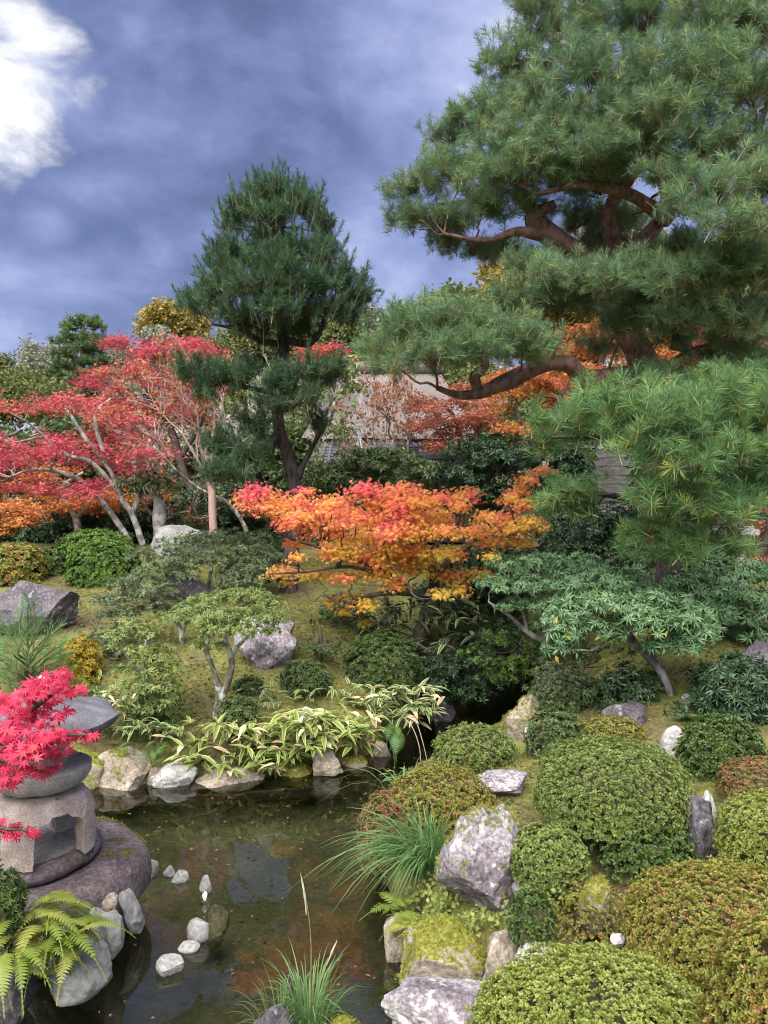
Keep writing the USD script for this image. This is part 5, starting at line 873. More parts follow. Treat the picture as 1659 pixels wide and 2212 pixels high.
bare('smooth pink-barked tree with a spray of rusty leaves, left of the tall pine trunk', P(460, 1160, 13), None, 1.0, .028, 4, ('pink_bark', 'twig_pink'), 'rust_leaf', seed=5, first=[(462, 1165, 13, 9), (459, 1110, 13, 8.5), (456, 1050, 13, 8), (440, 985, 13, 6)], leafn=1400, spread=.6, name='crepe_myrtle', cat='tree', leafsc=.085)
bare('thin mottled tree leaning left in front of the shade, with rusty leaves', P(520, 1180, 13.4), None, .8, .022, 4, ('lichen_bark', 'twig_pink'), 'rust_leaf', seed=6, first=[(545, 1190, 13.4, 5), (525, 1130, 13.4, 4.5), (490, 1085, 13.3, 4), (430, 1055, 13.2, 3), (380, 1015, 13.1, 2)], leafn=700, spread=.6, name='crepe_myrtle', leafsc=.08)
bare('pale bare tree with a few orange leaves in front of the thatched hut', P(850, 1010, 14.5), None, .85, .02, 4, ('grey_bark', 'twig_grey'), 'rust_leaf', seed=8, first=[(848, 1060, 14.5, 7), (850, 1000, 14.5, 6), (846, 950, 14.5, 4)], leafn=900, spread=.65, leafsc=.085)
bare('knobbly pale tree with bent limbs beneath the hut roof', P(770, 1070, 13.5), None, .42, .03, 3, ('lichen_bark', 'grey_bark'), 'pieris_pale', seed=9, first=[(778, 1090, 13.5, 10), (768, 1050, 13.5, 9), (757, 1010, 13.5, 8), (740, 985, 13.5, 6)], leafn=220, spread=.75, leafsc=.13, up=.3, shrink=.8)
bare('knobbly pale limbs with green leaves right behind the tall pine trunk', P(690, 1010, 13.8), None, .42, .028, 3, ('lichen_bark', 'grey_bark'), 'pieris_pale', seed=10, first=[(655, 1060, 13.8, 9), (680, 960, 13.8, 8), (700, 920, 13.8, 7), (725, 870, 13.8, 5)], leafn=420, spread=.8, leafsc=.13, up=.3, shrink=.8)
bare('grey leafless tree with fine twigs in front of the left half of the thatched roof', P(780, 1040, 15.6), (0, 0, 1), .9, .03, 5, ('grey_bark', 'twig_grey'), None, seed=51, spread=.5)
bare('grey leafless tree with fine twigs in front of the right half of the thatched roof', P(890, 1040, 15.4), (0, 0, 1), .85, .03, 5, ('grey_bark', 'twig_grey'), 'rust_leaf', seed=52, spread=.55, leafn=500)
for i, (u, v, D, w) in enumerate([(300, 1000, 21, 'behind the red maples, left of the pale stump'), (240, 980, 22, 'behind the wide red maple'), (430, 960, 20, 'behind the pink-barked tree'), (350, 900, 24, 'above the red maples on the slope'), (500, 950, 19, 'left of the tall pine crown')]):
    bare(f'grey leafless tree {w}', P(u, 1090, D), (0.05, 0, 1), 1.5 + .1 * i, .05, 5, ('pale_bark', 'twig_grey'), None, seed=30 + i, spread=.42, kids=3)

# ================================================================ loose evergreen shrubs with crooked stems
PI_ = [rosette(9, .078, .019, 6, s, inner=3, droop=.35) for s in range(4)]; PIS = [rosette(8, .06, .017, 18, s, inner=3, droop=.25) for s in range(4)]
def shrub(label, lines, lobes, mat, bark, protos, dens, seed, name='pieris_shrub', cat='shrub', sc=1.0, lo=-.35, inner=.35, jit=.4, mode='out', wig=.25, extra=None):
    g = np.random.default_rng(seed); t = thing(name, label, cat, P(*lines[0][0][:3])); pts = limb_tree(t, lines, bark, sides=6, first='stem', names='stem')
    kk = 1.22 if name == 'pieris_shrub' else 1.1
    lb = [L(u, v, ru * kk, rv * kk * 1.05, D) for u, v, ru, rv, D in lobes]
    for c, R in lb: reach(t, pts, c - UP * R[2] * .3, bark, g, .3, wig=wig, sides=4)
    lobes_foliage(t, lb, protos, mat, dens, g, mode, lo=lo, jit=jit, inner=inner, sc=sc)
    if extra: lobes_foliage(t, lb, extra[0], extra[1], extra[2], g, mode, lo=-.9, jit=.6, inner=.3, name='turned_leaves')
    return t
def jl(n, u0, u1, v0, v1, ru, rv, D0, D1, seed):
    g = np.random.default_rng(seed); out = []
    while len(out) < n:
        a, b = g.uniform(-1, 1, 2)
        if a * a + b * b < 1: k = g.uniform(.75, 1.25); out.append(((u0 + u1) / 2 + a * (u1 - u0) / 2, (v0 + v1) / 2 + b * (v1 - v0) / 2, ru * k, rv * k, g.uniform(D0, D1)))
    return out
ONE = [(*leaf_fold(.07, .03), None)]
shrub('broad pieris with glossy whorled leaves on a pale leaning trunk, on the right bank', [[(1452, 1535, 6.5, 10), (1445, 1490, 6.5, 9), (1420, 1440, 6.5, 10), (1370, 1390, 6.5, 9), (1345, 1355, 6.5, 8), (1300, 1345, 6.4, 5)], [(1370, 1390, 6.5, 7), (1320, 1330, 6.5, 6), (1260, 1320, 6.5, 3)], [(1400, 1420, 6.5, 7), (1440, 1350, 6.5, 5), (1500, 1330, 6.5, 3)], [(1345, 1355, 6.5, 6), (1360, 1290, 6.5, 4), (1370, 1260, 6.5, 2)]],
      [(1240, 1330, 55, 28, 6.4), (1220, 1370, 40, 24, 6.3), (1275, 1290, 60, 26, 6.5), (1340, 1260, 60, 26, 6.6), (1330, 1310, 60, 26, 6.2), (1390, 1290, 60, 26, 6.4), (1440, 1300, 55, 26, 6.4), (1460, 1340, 60, 26, 6.2), (1420, 1350, 60, 26, 6.1), (1500, 1370, 50, 26, 6.3), (1380, 1330, 55, 24, 6.1), (1470, 1390, 45, 22, 6.2), (1310, 1360, 45, 20, 6.2), (1510, 1320, 45, 24, 6.4), (1210, 1400, 32, 16, 6.3), (1290, 1245, 45, 22, 6.8), (1430, 1395, 40, 18, 6.2)], 'pieris_green', 'pale_bark', PI_, 150, 3, extra=(ONE, 'yellow_leaf', 2))
shrub('tall pieris at the right edge behind the leaning one, under the stone lantern post', [[(1600, 1440, 7.6, 9), (1590, 1380, 7.6, 8), (1560, 1310, 7.6, 6), (1530, 1260, 7.6, 3)], [(1595, 1400, 7.6, 6), (1630, 1330, 7.6, 5), (1650, 1270, 7.6, 3)]],
      [(1450, 1205, 45, 22, 7.6), (1500, 1225, 50, 26, 7.5), (1555, 1225, 50, 26, 7.5), (1610, 1240, 50, 26, 7.4), (1655, 1250, 50, 28, 7.4), (1480, 1265, 55, 26, 7.3), (1545, 1275, 55, 26, 7.2), (1610, 1290, 55, 26, 7.1), (1580, 1330, 55, 24, 7.1), (1640, 1330, 50, 26, 7.1), (1660, 1370, 40, 20, 7.1), (1420, 1235, 45, 22, 7.7), (1570, 1190, 30, 14, 7.7), (1530, 1310, 50, 24, 7.2), (1620, 1370, 40, 16, 7.2)], 'pieris_green', 'lichen_bark', PI_, 130, 4, extra=(ONE, 'yellow_leaf', 2))
shrub('open glossy shrub with thin arching stems beside the dark inlet, right of the orange maple', [[(1185, 1390, 7.9, 8), (1140, 1365, 7.9, 6), (1100, 1330, 7.8, 4), (1055, 1300, 7.7, 2)], [(1180, 1385, 7.9, 7), (1170, 1300, 7.9, 5), (1140, 1230, 7.9, 3)], [(1140, 1365, 7.9, 4), (1120, 1290, 7.8, 3), (1090, 1240, 7.7, 2)]],
      [(1060, 1260, 32, 15, 7.7), (1100, 1225, 40, 18, 7.8), (1150, 1215, 45, 20, 7.9), (1205, 1225, 45, 22, 7.9), (1090, 1270, 42, 18, 7.6), (1140, 1260, 48, 20, 7.7), (1190, 1270, 50, 22, 7.6), (1110, 1310, 36, 14, 7.6), (1160, 1310, 44, 18, 7.6), (1200, 1330, 44, 20, 7.5), (1230, 1250, 44, 20, 7.7), (1070, 1210, 28, 12, 7.9), (1180, 1350, 34, 14, 7.6), (1255, 1215, 44, 20, 8.0), (1240, 1290, 40, 18, 7.7)], 'pieris_green', 'grey_bark', PIS, 130, 5)
shrub('spreading grey-green shrub with bent stems over the grey stone on the far lawn', [[(440, 1305, 10.6, 7), (430, 1270, 10.5, 6), (410, 1240, 10.4, 4), (370, 1225, 10.2, 2)], [(455, 1305, 10.6, 6), (480, 1270, 10.5, 6), (510, 1240, 10.4, 4), (560, 1220, 10.4, 2)], [(440, 1300, 10.6, 5), (455, 1240, 10.5, 4), (460, 1190, 10.6, 2)]],
      [(380, 1185, 46, 20, 10.4), (430, 1170, 48, 22, 10.6), (480, 1165, 48, 22, 10.8), (530, 1185, 50, 22, 10.6), (570, 1210, 44, 20, 10.4), (350, 1220, 46, 20, 10.1), (410, 1210, 50, 20, 10.1), (470, 1210, 52, 22, 10.2), (530, 1230, 50, 22, 10.1), (560, 1255, 44, 18, 10.0), (320, 1245, 40, 16, 10.0), (390, 1240, 40, 14, 10.0), (500, 1255, 46, 16, 10.0), (590, 1235, 36, 18, 10.3), (540, 1280, 40, 14, 9.9), (300, 1200, 32, 12, 10.4)], 'pieris_grey', 'lichen_bark', PIS, 100, 6)
shrub('low grey-green shrub left of the pale green one, above the mossy slope', [[(395, 1400, 8.9, 5), (385, 1350, 8.9, 5), (350, 1310, 8.9, 4), (300, 1280, 8.9, 2)], [(390, 1380, 8.9, 4), (410, 1320, 8.9, 3), (420, 1300, 8.9, 2)]], [(260, 1265, 44, 18, 9.0), (310, 1250, 46, 18, 9.0), (240, 1300, 40, 16, 8.8), (290, 1290, 48, 18, 8.8), (340, 1280, 46, 18, 8.8), (270, 1325, 42, 14, 8.7), (330, 1315, 44, 16, 8.7), (380, 1330, 32, 14, 8.7), (400, 1310, 34, 14, 8.8), (230, 1330, 30, 10, 8.7)], 'pieris_grey', 'lichen_bark', PIS, 100, 7)
shrub('pale green shrub on a twisted lichen-covered double trunk above the striped bamboo grass', [[(468, 1552, 7.4, 10), (474, 1500, 7.4, 8), (462, 1450, 7.4, 6), (446, 1405, 7.4, 5), (450, 1370, 7.4, 4), (430, 1340, 7.4, 2)], [(474, 1520, 7.4, 8), (496, 1460, 7.4, 8), (500, 1420, 7.4, 7), (488, 1385, 7.4, 5), (490, 1340, 7.4, 3)], [(500, 1420, 7.4, 5), (520, 1390, 7.4, 4), (560, 1350, 7.4, 2)]],
      [(385, 1335, 36, 14, 7.3), (420, 1315, 42, 16, 7.4), (460, 1300, 44, 16, 7.5), (500, 1292, 44, 16, 7.6), (540, 1288, 44, 18, 7.6), (580, 1305, 40, 18, 7.5), (440, 1340, 42, 14, 7.2), (480, 1330, 46, 16, 7.2), (520, 1325, 46, 16, 7.2), (560, 1335, 42, 16, 7.2), (600, 1340, 32, 16, 7.3), (480, 1360, 40, 12, 7.1), (530, 1360, 38, 12, 7.1), (450, 1370, 26, 10, 7.1), (590, 1365, 24, 12, 7.2), (430, 1395, 22, 8, 7.2), (475, 1400, 22, 8, 7.1)], 'pieris_pale', 'lichen_bark', PIS, 135, 8)
shrub('thin open shrub with lichen-spotted stems, left of the pale green one', [[(335, 1555, 7.3, 7), (330, 1510, 7.3, 6), (318, 1465, 7.3, 5), (290, 1440, 7.3, 4), (262, 1400, 7.3, 2)], [(330, 1510, 7.3, 5), (345, 1480, 7.3, 4), (375, 1475, 7.3, 2)], [(318, 1465, 7.3, 4), (312, 1400, 7.3, 3), (330, 1370, 7.3, 2)]],
      [(250, 1375, 32, 12, 7.3), (290, 1355, 34, 12, 7.4), (330, 1372, 34, 12, 7.3), (240, 1400, 26, 8, 7.2), (310, 1405, 34, 10, 7.2), (350, 1420, 30, 10, 7.2), (300, 1430, 30, 9, 7.1), (340, 1450, 32, 10, 7.1), (370, 1400, 22, 8, 7.3), (270, 1450, 28, 9, 7.1), (300, 1480, 34, 12, 7.0), (340, 1490, 34, 12, 7.0), (290, 1515, 34, 14, 7.0), (330, 1530, 34, 14, 6.95), (370, 1440, 24, 8, 7.1)], 'pieris_pale', 'lichen_bark', PIS, 125, 9)
EV = [rosette(7, .07, .026, 15, s, inner=3, droop=.2) for s in range(3)]
def evergreen(label, base, lobes, mat, dens, seed, sc=1.0, bark='dark_bark', name='evergreen_shrub', cat='shrub', lo=-.5):
    u, v, D = base; return shrub(label, [[(u, v, D, 8), (u + 3, v - 40, D, 6), (u, v - 80, D, 3)]], lobes, mat, bark, EV, dens, seed, name, cat, sc, lo=lo, wig=.15)
evergreen('dark dense round evergreen behind the orange maple, right of the hut', (1050, 1180, 12), jl(26, 940, 1160, 960, 1120, 52, 26, 11.5, 12.5, 1), 'evergreen_dark', 26, 20, 1.5)
evergreen('yellowish green shrub under the hut eaves, behind the middle of the orange maple', (820, 1130, 12.5), jl(24, 735, 940, 965, 1080, 46, 20, 12, 13, 2), 'evergreen_mid', 24, 21, 1.5)
evergreen('dark green shrub right behind the tall pine trunk', (690, 1140, 12.2), jl(16, 640, 770, 1010, 1090, 42, 22, 11.8, 12.6, 3), 'evergreen_mid', 22, 22, 1.5)
evergreen('dark hedge in the shade behind the pale trunks at the far left', (60, 1200, 17.5), jl(40, -60, 260, 1080, 1200, 60, 26, 16.5, 18, 4), 'evergreen_dark', 14, 23, 2.2)
evergreen('dark hedge in the shade between the pale trunks and the stump', (270, 1195, 17.0), jl(34, 180, 420, 1080, 1190, 60, 26, 16, 17.5, 5), 'evergreen_dark', 14, 24, 2.2)
evergreen('dark hedge in the shade behind the pink-barked trees', (500, 1190, 16.5), jl(36, 380, 660, 1050, 1190, 60, 26, 15.5, 17, 6), 'evergreen_dark', 14, 25, 2.2)
evergreen('fresh green shrub low between the stump and the pink-barked tree', (410, 1190, 14.4), jl(12, 375, 450, 1115, 1170, 30, 16, 14, 14.6, 7), 'evergreen_mid', 26, 26, 1.3)
evergreen('dark evergreen under the front pine, left of its trunk', (1340, 1230, 9.5), jl(26, 1225, 1430, 1110, 1230, 50, 26, 9.0, 10, 8), 'evergreen_dark', 36, 27, 1.2)
evergreen('dark evergreen behind the stone tower', (1250, 1200, 12.0), jl(36, 1150, 1420, 950, 1180, 60, 30, 11.8, 13, 9), 'evergreen_dark', 20, 28, 1.6)
evergreen('dark evergreen hedge behind the fence at the right edge', (1600, 1230, 12.5), jl(42, 1430, 1760, 900, 1200, 70, 34, 12, 13.5, 10), 'evergreen_dark', 16, 29, 1.9)
evergreen('dark glossy shrub behind the leaning maple trunk', (1010, 1350, 9.9), jl(30, 930, 1130, 1190, 1370, 46, 24, 9.5, 10.3, 11), 'evergreen_dark', 40, 30, 1.1)
evergreen('dark shrub under the right side of the orange maple', (1130, 1250, 9.6), jl(22, 1050, 1230, 1130, 1240, 44, 20, 9.3, 10.2, 12), 'evergreen_dark', 36, 31, 1.1)
evergreen('dark leafy plant overhanging the back of the inlet', (1080, 1470, 9.6), jl(46, 920, 1180, 1360, 1515, 44, 22, 8.5, 9.8, 13), 'evergreen_dark', 50, 32, .9)
evergreen('light green leafy shrub drooping over the right side of the inlet', (1120, 1470, 8.6), jl(24, 1030, 1190, 1370, 1480, 34, 12, 8.0, 8.8, 14), 'hedge_green', 42, 33, .75, name='shrub')
evergreen('dark glossy undergrowth beneath the open arching shrub', (1210, 1450, 8.3), jl(18, 1150, 1300, 1340, 1460, 38, 18, 8.0, 8.8, 15), 'evergreen_mid', 40, 34, .9)
evergreen('dim leafy undergrowth on the bank behind the pale leaning trunk', (1340, 1460, 7.6), jl(26, 1240, 1480, 1380, 1480, 40, 18, 7.2, 8.2, 16), 'evergreen_mid', 36, 35, .9)
evergreen('dark undergrowth at the foot of the huge pine', (1420, 1240, 8.6), jl(18, 1330, 1560, 1190, 1260, 40, 16, 8.3, 9, 17), 'evergreen_dark', 36, 36, 1.1)
evergreen('light green leafy shrub at the left of the mound, behind the lantern roof', (180, 1560, 7.2), jl(16, 120, 260, 1480, 1580, 34, 13, 6.9, 7.4, 31), 'hedge_green', 46, 43, .62, name='shrub')
evergreen('grey-green leafy shrub on the mound between the dark boulder and the thin open shrub', (250, 1420, 8.6), jl(18, 170, 300, 1340, 1420, 34, 13, 8.2, 8.7, 32), 'pieris_grey', 46, 44, .65, name='shrub')
evergreen('leafy shrub on the mound left of the fine-leaved shrub', (690, 1430, 8.5), jl(12, 640, 750, 1380, 1430, 30, 12, 8.2, 8.6, 33), 'evergreen_mid', 46, 45, .6, name='shrub')
evergreen('leafy undergrowth between the tall mossy stone and the pale leaning trunk', (1250, 1560, 6.9), jl(18, 1190, 1330, 1480, 1560, 34, 16, 6.6, 7.1, 21), 'evergreen_mid', 50, 38, .75, name='shrub')
evergreen('broad dark leaves at the foot of the pale leaning trunk, right of it', (1520, 1570, 6.2), jl(18, 1450, 1600, 1490, 1560, 34, 14, 6.0, 6.4, 22), 'evergreen_dark', 50, 39, .8, name='shrub')
evergreen('green undergrowth at the right edge above the dark low azalea', (1630, 1560, 6.2), jl(18, 1560, 1700, 1500, 1590, 34, 16, 5.9, 6.4, 23), 'evergreen_mid', 50, 40, .75, name='shrub')
evergreen('pale-stemmed low shrub on the slope under the arching shrub, right of the inlet', (1180, 1510, 7.9), jl(20, 1130, 1290, 1420, 1500, 32, 14, 7.4, 8, 24), 'pieris_grey', 50, 41, .6, name='shrub')
evergreen('dark leafy shrub on the mound behind the fine-leaved shrub', (780, 1360, 9.4), jl(20, 700, 860, 1290, 1370, 36, 16, 9.0, 9.6, 25), 'evergreen_mid', 44, 42, .7, name='shrub')
evergreen('dark leafy shrub at the right edge over the dark boulder', (1640, 1470, 7.8), jl(16, 1560, 1720, 1380, 1460, 40, 18, 7.5, 8, 18), 'evergreen_dark', 40, 37, 1.0)

# ================================================================ striped bamboo grass, ferns, grasses
def sasa(label, spots, D, nleaf, seed, mats, Ll=.175, wl=.048, zoff=.0, under=None):
    g = np.random.default_rng(seed); t = thing('bamboo_grass', label, 'bamboo grass', P(*spots[0][:2], D)); k = 0
    fa = [[], []]; tot = 0
    while tot < nleaf:
        u, v, ru, rv = spots[k % len(spots)]; k += 1
        D2 = D + g.normal(0, .12); tip = P(u + g.uniform(-1, 1) * ru, v + g.uniform(-1, 1) * rv, D2); b = tip + [g.normal(0, .06), abs(g.normal(.14, .06)), -.16]
        part(t, 'stem', tube([b, (b + tip) / 2 + [0, 0, .03], tip], [.003, .0025, .002], 3, 5), MATS['bamboo_stem'])
        for q in range(g.integers(3, 6)):
            th = g.uniform(0, 6.283); d = np.array([np.cos(th), np.sin(th) * .8 - .35, g.uniform(-.25, .7)]); lf = blade_leaf(tip, d, Ll * g.uniform(.6, 1.15), wl * g.uniform(.7, 1.15), g.uniform(.15, .6), g)
            m = mats[0] if g.random() > .16 else mats[1]
            if tot < 290: part(t, 'leaf', lf[:2], MATS[m], uv=lf[2])
            else: fa[m == mats[1]].append(lf)
            tot += 1
    for m, ls in zip(mats, fa):
        if ls: v, f = join([l[:2] for l in ls]); part(t, 'small_leaves', (v, f), MATS[m], uv=np.vstack([l[2] for l in ls]), kind='stuff')
sasa('dense cream-edged bamboo grass hanging over the pond, left clump', [(430, 1590, 50, 26), (480, 1610, 50, 30), (520, 1580, 40, 22), (540, 1630, 50, 24), (460, 1570, 50, 14), (560, 1600, 30, 30), (450, 1640, 40, 12), (520, 1655, 40, 10), (570, 1650, 30, 12), (400, 1620, 30, 16)], 6.98, 360, 1, ('sasa_leaf', 'sasa_leaf_dry'))
sasa('dense cream-edged bamboo grass hanging over the pond, below the pale rounded stone', [(600, 1590, 40, 26), (640, 1600, 40, 26), (620, 1570, 40, 20), (680, 1580, 30, 20), (650, 1550, 40, 14), (620, 1625, 40, 14)], 7.05, 300, 2, ('sasa_leaf', 'sasa_leaf_dry'))
sasa('cream-edged bamboo grass right of the pale rounded stone, toward the inlet', [(740, 1570, 40, 22), (770, 1590, 30, 22), (720, 1550, 40, 16), (790, 1560, 30, 16)], 7.25, 200, 3, ('sasa_leaf', 'sasa_leaf_dry'))
sasa('narrow-edged green bamboo grass leaning over the mouth of the inlet', [(790, 1500, 50, 20), (850, 1510, 50, 22), (900, 1500, 40, 20), (830, 1545, 50, 16), (890, 1545, 40, 20), (750, 1520, 40, 14), (920, 1530, 26, 18)], 7.9, 300, 4, ('sasa_leaf_deep', 'sasa_leaf_dry'))
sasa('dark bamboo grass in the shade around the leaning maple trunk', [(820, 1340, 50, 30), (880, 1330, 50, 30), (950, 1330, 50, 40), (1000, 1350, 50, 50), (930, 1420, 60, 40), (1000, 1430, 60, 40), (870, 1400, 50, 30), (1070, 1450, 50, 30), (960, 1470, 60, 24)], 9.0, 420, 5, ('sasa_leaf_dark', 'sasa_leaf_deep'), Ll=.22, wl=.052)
sasa('small striped bamboo grass tuft beside the lantern roof', [(250, 1500, 50, 16), (290, 1530, 40, 20), (230, 1530, 30, 20), (320, 1560, 30, 20), (260, 1570, 40, 14), (350, 1580, 40, 16)], 6.95, 200, 6, ('sasa_leaf_deep', 'sasa_leaf_dry'), Ll=.14, wl=.034)
sasa('thin scattered bamboo grass on the mossy slope below the boulder', [(560, 1490, 50, 14), (520, 1520, 30, 12), (620, 1510, 50, 14), (680, 1500, 40, 14), (215, 1480, 30, 20)], 7.7, 90, 7, ('sasa_leaf_deep', 'sasa_leaf'), Ll=.14, wl=.034)
def fern(label, base, fr, mat, seed, n=None):
    g = np.random.default_rng(seed); t = thing('fern', label, 'fern', base)
    for k, (az, tilt, Lf, wf, off) in enumerate(fr):
        v, f = frond(Lf, wf, 20 if Lf > .2 else 13, g.uniform(.7, 1.3), k); R = Rotation.from_euler('yz', [-tilt, az], degrees=True).as_matrix(); part(t, 'frond', (v @ R.T + base + off, f), MATS[mat])
    return t
g6 = np.random.default_rng(3)
def fan(n, L0, L1, w, az0=-180, az1=180, t0=10, t1=60, sx=.05): return [(g6.uniform(az0, az1), g6.uniform(t0, t1), g6.uniform(L0, L1), w * g6.uniform(.8, 1.2), g6.normal(0, sx, 3) * [1, 1, .5]) for k in range(n)]
fern('lush yellow-green sword fern drooping over the stones in the bottom left corner', P(45, 2020, 3.62), fan(60, .18, .32, .066, -160, 30, -25, 38, .1), 'fern_lime', 1)
fern('greener fern right of the lush one, reaching over the smooth boulder', P(125, 2025, 3.66), fan(30, .14, .26, .056, -110, 40, -20, 32, .06), 'fern_lime', 2)
fern('pale yellow-green fern hanging over the water, left under the grass tuft', P(880, 1965, 4.3), fan(9, .14, .22, .09, 120, 290, -10, 30, .03), 'fern_lime', 3)
fern('yellow-green fern above the moss-capped boulder', P(905, 2000, 4.05), fan(11, .13, .22, .08, 140, 330, -10, 45, .03), 'fern_lime', 4)
fern('small bright fern frond against the big pale boulder', P(950, 1975, 4.15), fan(5, .1, .16, .06, 0, 120, 30, 70, .02), 'fern_lime', 5)
fern('dark fern hanging over the inlet water below the bamboo grass', P(850, 1570, 7.5), fan(5, .25, .36, .12, -110, -60, -50, 0, .03), 'fern_green', 6)
fern('green fern on the right bank behind the white rounded boulder', P(1540, 1560, 6.0), fan(14, .2, .34, .1, -180, 180, 15, 50, .05), 'fern_green', 7)
fern('light fern beside the tall mossy stone of the inlet', P(1130, 1585, 6.6), fan(9, .14, .24, .08, -180, 180, 15, 50, .04), 'fern_lime', 8)
fern('dark fern in the undergrowth left of the pale leaning trunk', P(1265, 1500, 7.0), fan(14, .2, .34, .1, -180, 180, 20, 60, .08), 'fern_green', 9)
fern('small fern on the far bank stones under the bamboo grass', P(330, 1620, 6.85), fan(12, .12, .2, .06, -150, -20, -30, 40, .1), 'fern_green', 10)
fern('fern at the foot of the orange maple on the mossy slope', P(720, 1330, 9.6), fan(12, .18, .3, .09, -180, 180, 15, 45, .1), 'fern_green', 11)
fern('broad-leaved little plant in front of the low spreading bush', P(1080, 1635, 5.85), fan(12, .1, .16, .05, -180, 180, 15, 60, .01), 'fern_green', 12)
g7 = np.random.default_rng(12)
t = thing('grass_tuft', 'tall arching green grass tuft spilling toward the pond beside the big pale boulder', 'grass tuft', P(915, 1880, 4.7)); part(t, 'blades', grass_blades(P(915, 1880, 4.6), 430, .56, .0075, .6, .14, g7, (-.55, -.3)), MATS['grass_green'], kind='stuff')
t = thing('grass_tuft', 'long thin grass blades reaching over the water from the rusty bush', 'grass tuft', P(880, 1720, 5.2)); part(t, 'blades', grass_blades(P(870, 1740, 5.2), 26, .55, .006, .8, .1, g7, (-.5, -.1)), MATS['grass_green'], kind='stuff')
b = P(668, 2230, 3.25); t = thing('plume_grass', 'plume grass clump at the bottom edge with one tall feathery seed head', 'grass tuft', b)
part(t, 'blades', grass_blades(b, 150, .42, .006, .6, .1, g7), MATS['grass_green'], kind='stuff'); part(t, 'dry_blades', grass_blades(b + [-.12, .02, -.02], 70, .36, .005, .8, .1, g7), MATS['grass_dry'], kind='stuff')
st = np.array([b, P(672, 2050, 3.25), P(664, 1960, 3.25), P(655, 1915, 3.25), P(649, 1888, 3.25)]); part(t, 'stalk', tube(st, [.0025, .002, .0018, .0012, .0008], 4), MATS['bamboo_stem'])
part(t, 'seed_head', tube([P(662, 1975, 3.25), P(658, 1935, 3.25), P(653, 1905, 3.25), P(649, 1886, 3.25)], [.002, .0045, .0035, .001], 6, rough=1.2), MATS['seed_head'])
st = np.array([b, P(690, 2120, 3.2), P(715, 2060, 3.2), P(728, 2030, 3.2)]); part(t, 'stalk', tube(st, [.0025, .002, .0015, .001], 4), MATS['bamboo_stem']); part(t, 'seed_head', tube([P(705, 2085, 3.2), P(716, 2060, 3.2), P(728, 2032, 3.2)], [.002, .005, .001], 6, rough=1.2), MATS['seed_head'])
b = P(930, 1660, 6.4); t = thing('plume_grass', 'two thin dry grass stalks bending over the inlet, left of the low spreading bush', 'grass tuft', b)
for a in ([(910, 1655), (905, 1610), (890, 1570), (868, 1545)], [(925, 1655), (915, 1610), (905, 1575), (897, 1555)]): part(t, 'stalk', tube([P(u, v, 6.4) for u, v in a], [.003, .003, .004, .0015], 4), MATS['seed_head'])
t = thing('willow_sprig', 'fresh green leafy sprig rising from the rusty bush at the water', 'plant', P(870, 1700, 5.3))
for k in range(7):
    e = P(868 + g7.normal(0, 18), 1668 + g7.normal(0, 12), 5.3 + g7.normal(0, .08)); s = P(880, 1720, 5.3); part(t, 'stem', tube([s, (s + e) / 2 + [0, 0, .03], e], [.003, .002, .0015], 3), MATS['bamboo_stem'])
    for q in range(6): lf = blade_leaf(s + (e - s) * (.4 + .1 * q), g7.normal(size=3) * [1, .6, .4], .07, .016, .3, g7); part(t, 'leaf', lf[:2], MATS['grass_green'])

# ================================================================ ground cover
def spread(name, label, cat, protos, mat, n, region, sc, seed, tilt=.4, water=False, lift=0.0, dens=None):
    g = np.random.default_rng(seed); x0, x1, y0, y1 = region; x, y = g.uniform(x0, x1, n * 3), y0 + (y1 - y0) * g.random(n * 3) ** 1.0; ins = contains_xy(_poly, x, y); ok = ins if water else ~ins; ok &= np.abs(x) < .56 * y + .3
    if dens is not None: ok &= meshkit.fbm(np.stack([x * dens, y * dens, x * 0 + seed], -1), 3, seed) > .47
    x, y = x[ok][:n], y[ok][:n]; z = np.full(len(x), .002) if water else gz(x, y) + lift; p = np.stack([x, y, z], 1)
    if water: keep = gz(x, y) < -.1; p = p[keep]
    t = thing(name, label, cat, (0, 0, 0), kind='stuff'); e = g.normal(0, .02 if water else tilt, (len(p), 3)); inst(t, 'pieces', protos, MATS[mat], p, frames(UP + e, rng=g), g.uniform(.6, 1.3, len(p)) * sc)
spread('moss', 'soft yellow-green moss covering the mound and banks', 'moss', TUFT, 'moss_tuft', 30000, (-5.5, 4, 3.0, 12.5), .02, 1, dens=1.7)
spread('low_weeds', 'tiny dark green weeds scattered through the moss', 'weeds', [rosette(5, .03, .012, 25, s) for s in range(3)], 'evergreen_mid', 2600, (-5, 4, 3.2, 12), 1.0, 2, dens=1.1)
spread('fallen_leaves', 'fallen brown and orange leaves lying on the moss', 'fallen leaves', [ML5[0], (*leaf_fold(1, .5), None)], 'litter', 6500, (-5.5, 4, 3.2, 12.5), .04, 3, lift=.012)
spread('floating_leaves', 'small fallen leaves floating on the pond', 'fallen leaves', [ML5[0], (*leaf_fold(1, .3), None)], 'litter', 150, (-3, 1.4, 3.2, 9.5), .035, 4, water=True)
spread('sunken_leaves', 'dark sunken leaves and debris lying on the pond bed', 'fallen leaves', [ML5[0], (*leaf_fold(1, .35), None)], 'litter', 1, (-3, 1.4, 3.2, 9.5), .05, 5, water=True)
gs = np.random.default_rng(6); n = 900; x, y = gs.uniform(-2.6, 1.2, n), gs.uniform(3.1, 9, n); ok = contains_xy(_poly, x, y); x, y = x[ok], y[ok]; ok = gz(x, y) < -.12; x, y = x[ok], y[ok]
stage.RemovePrim('/World/sunken_leaves'); used.pop(('/World', 'sunken_leaves'))
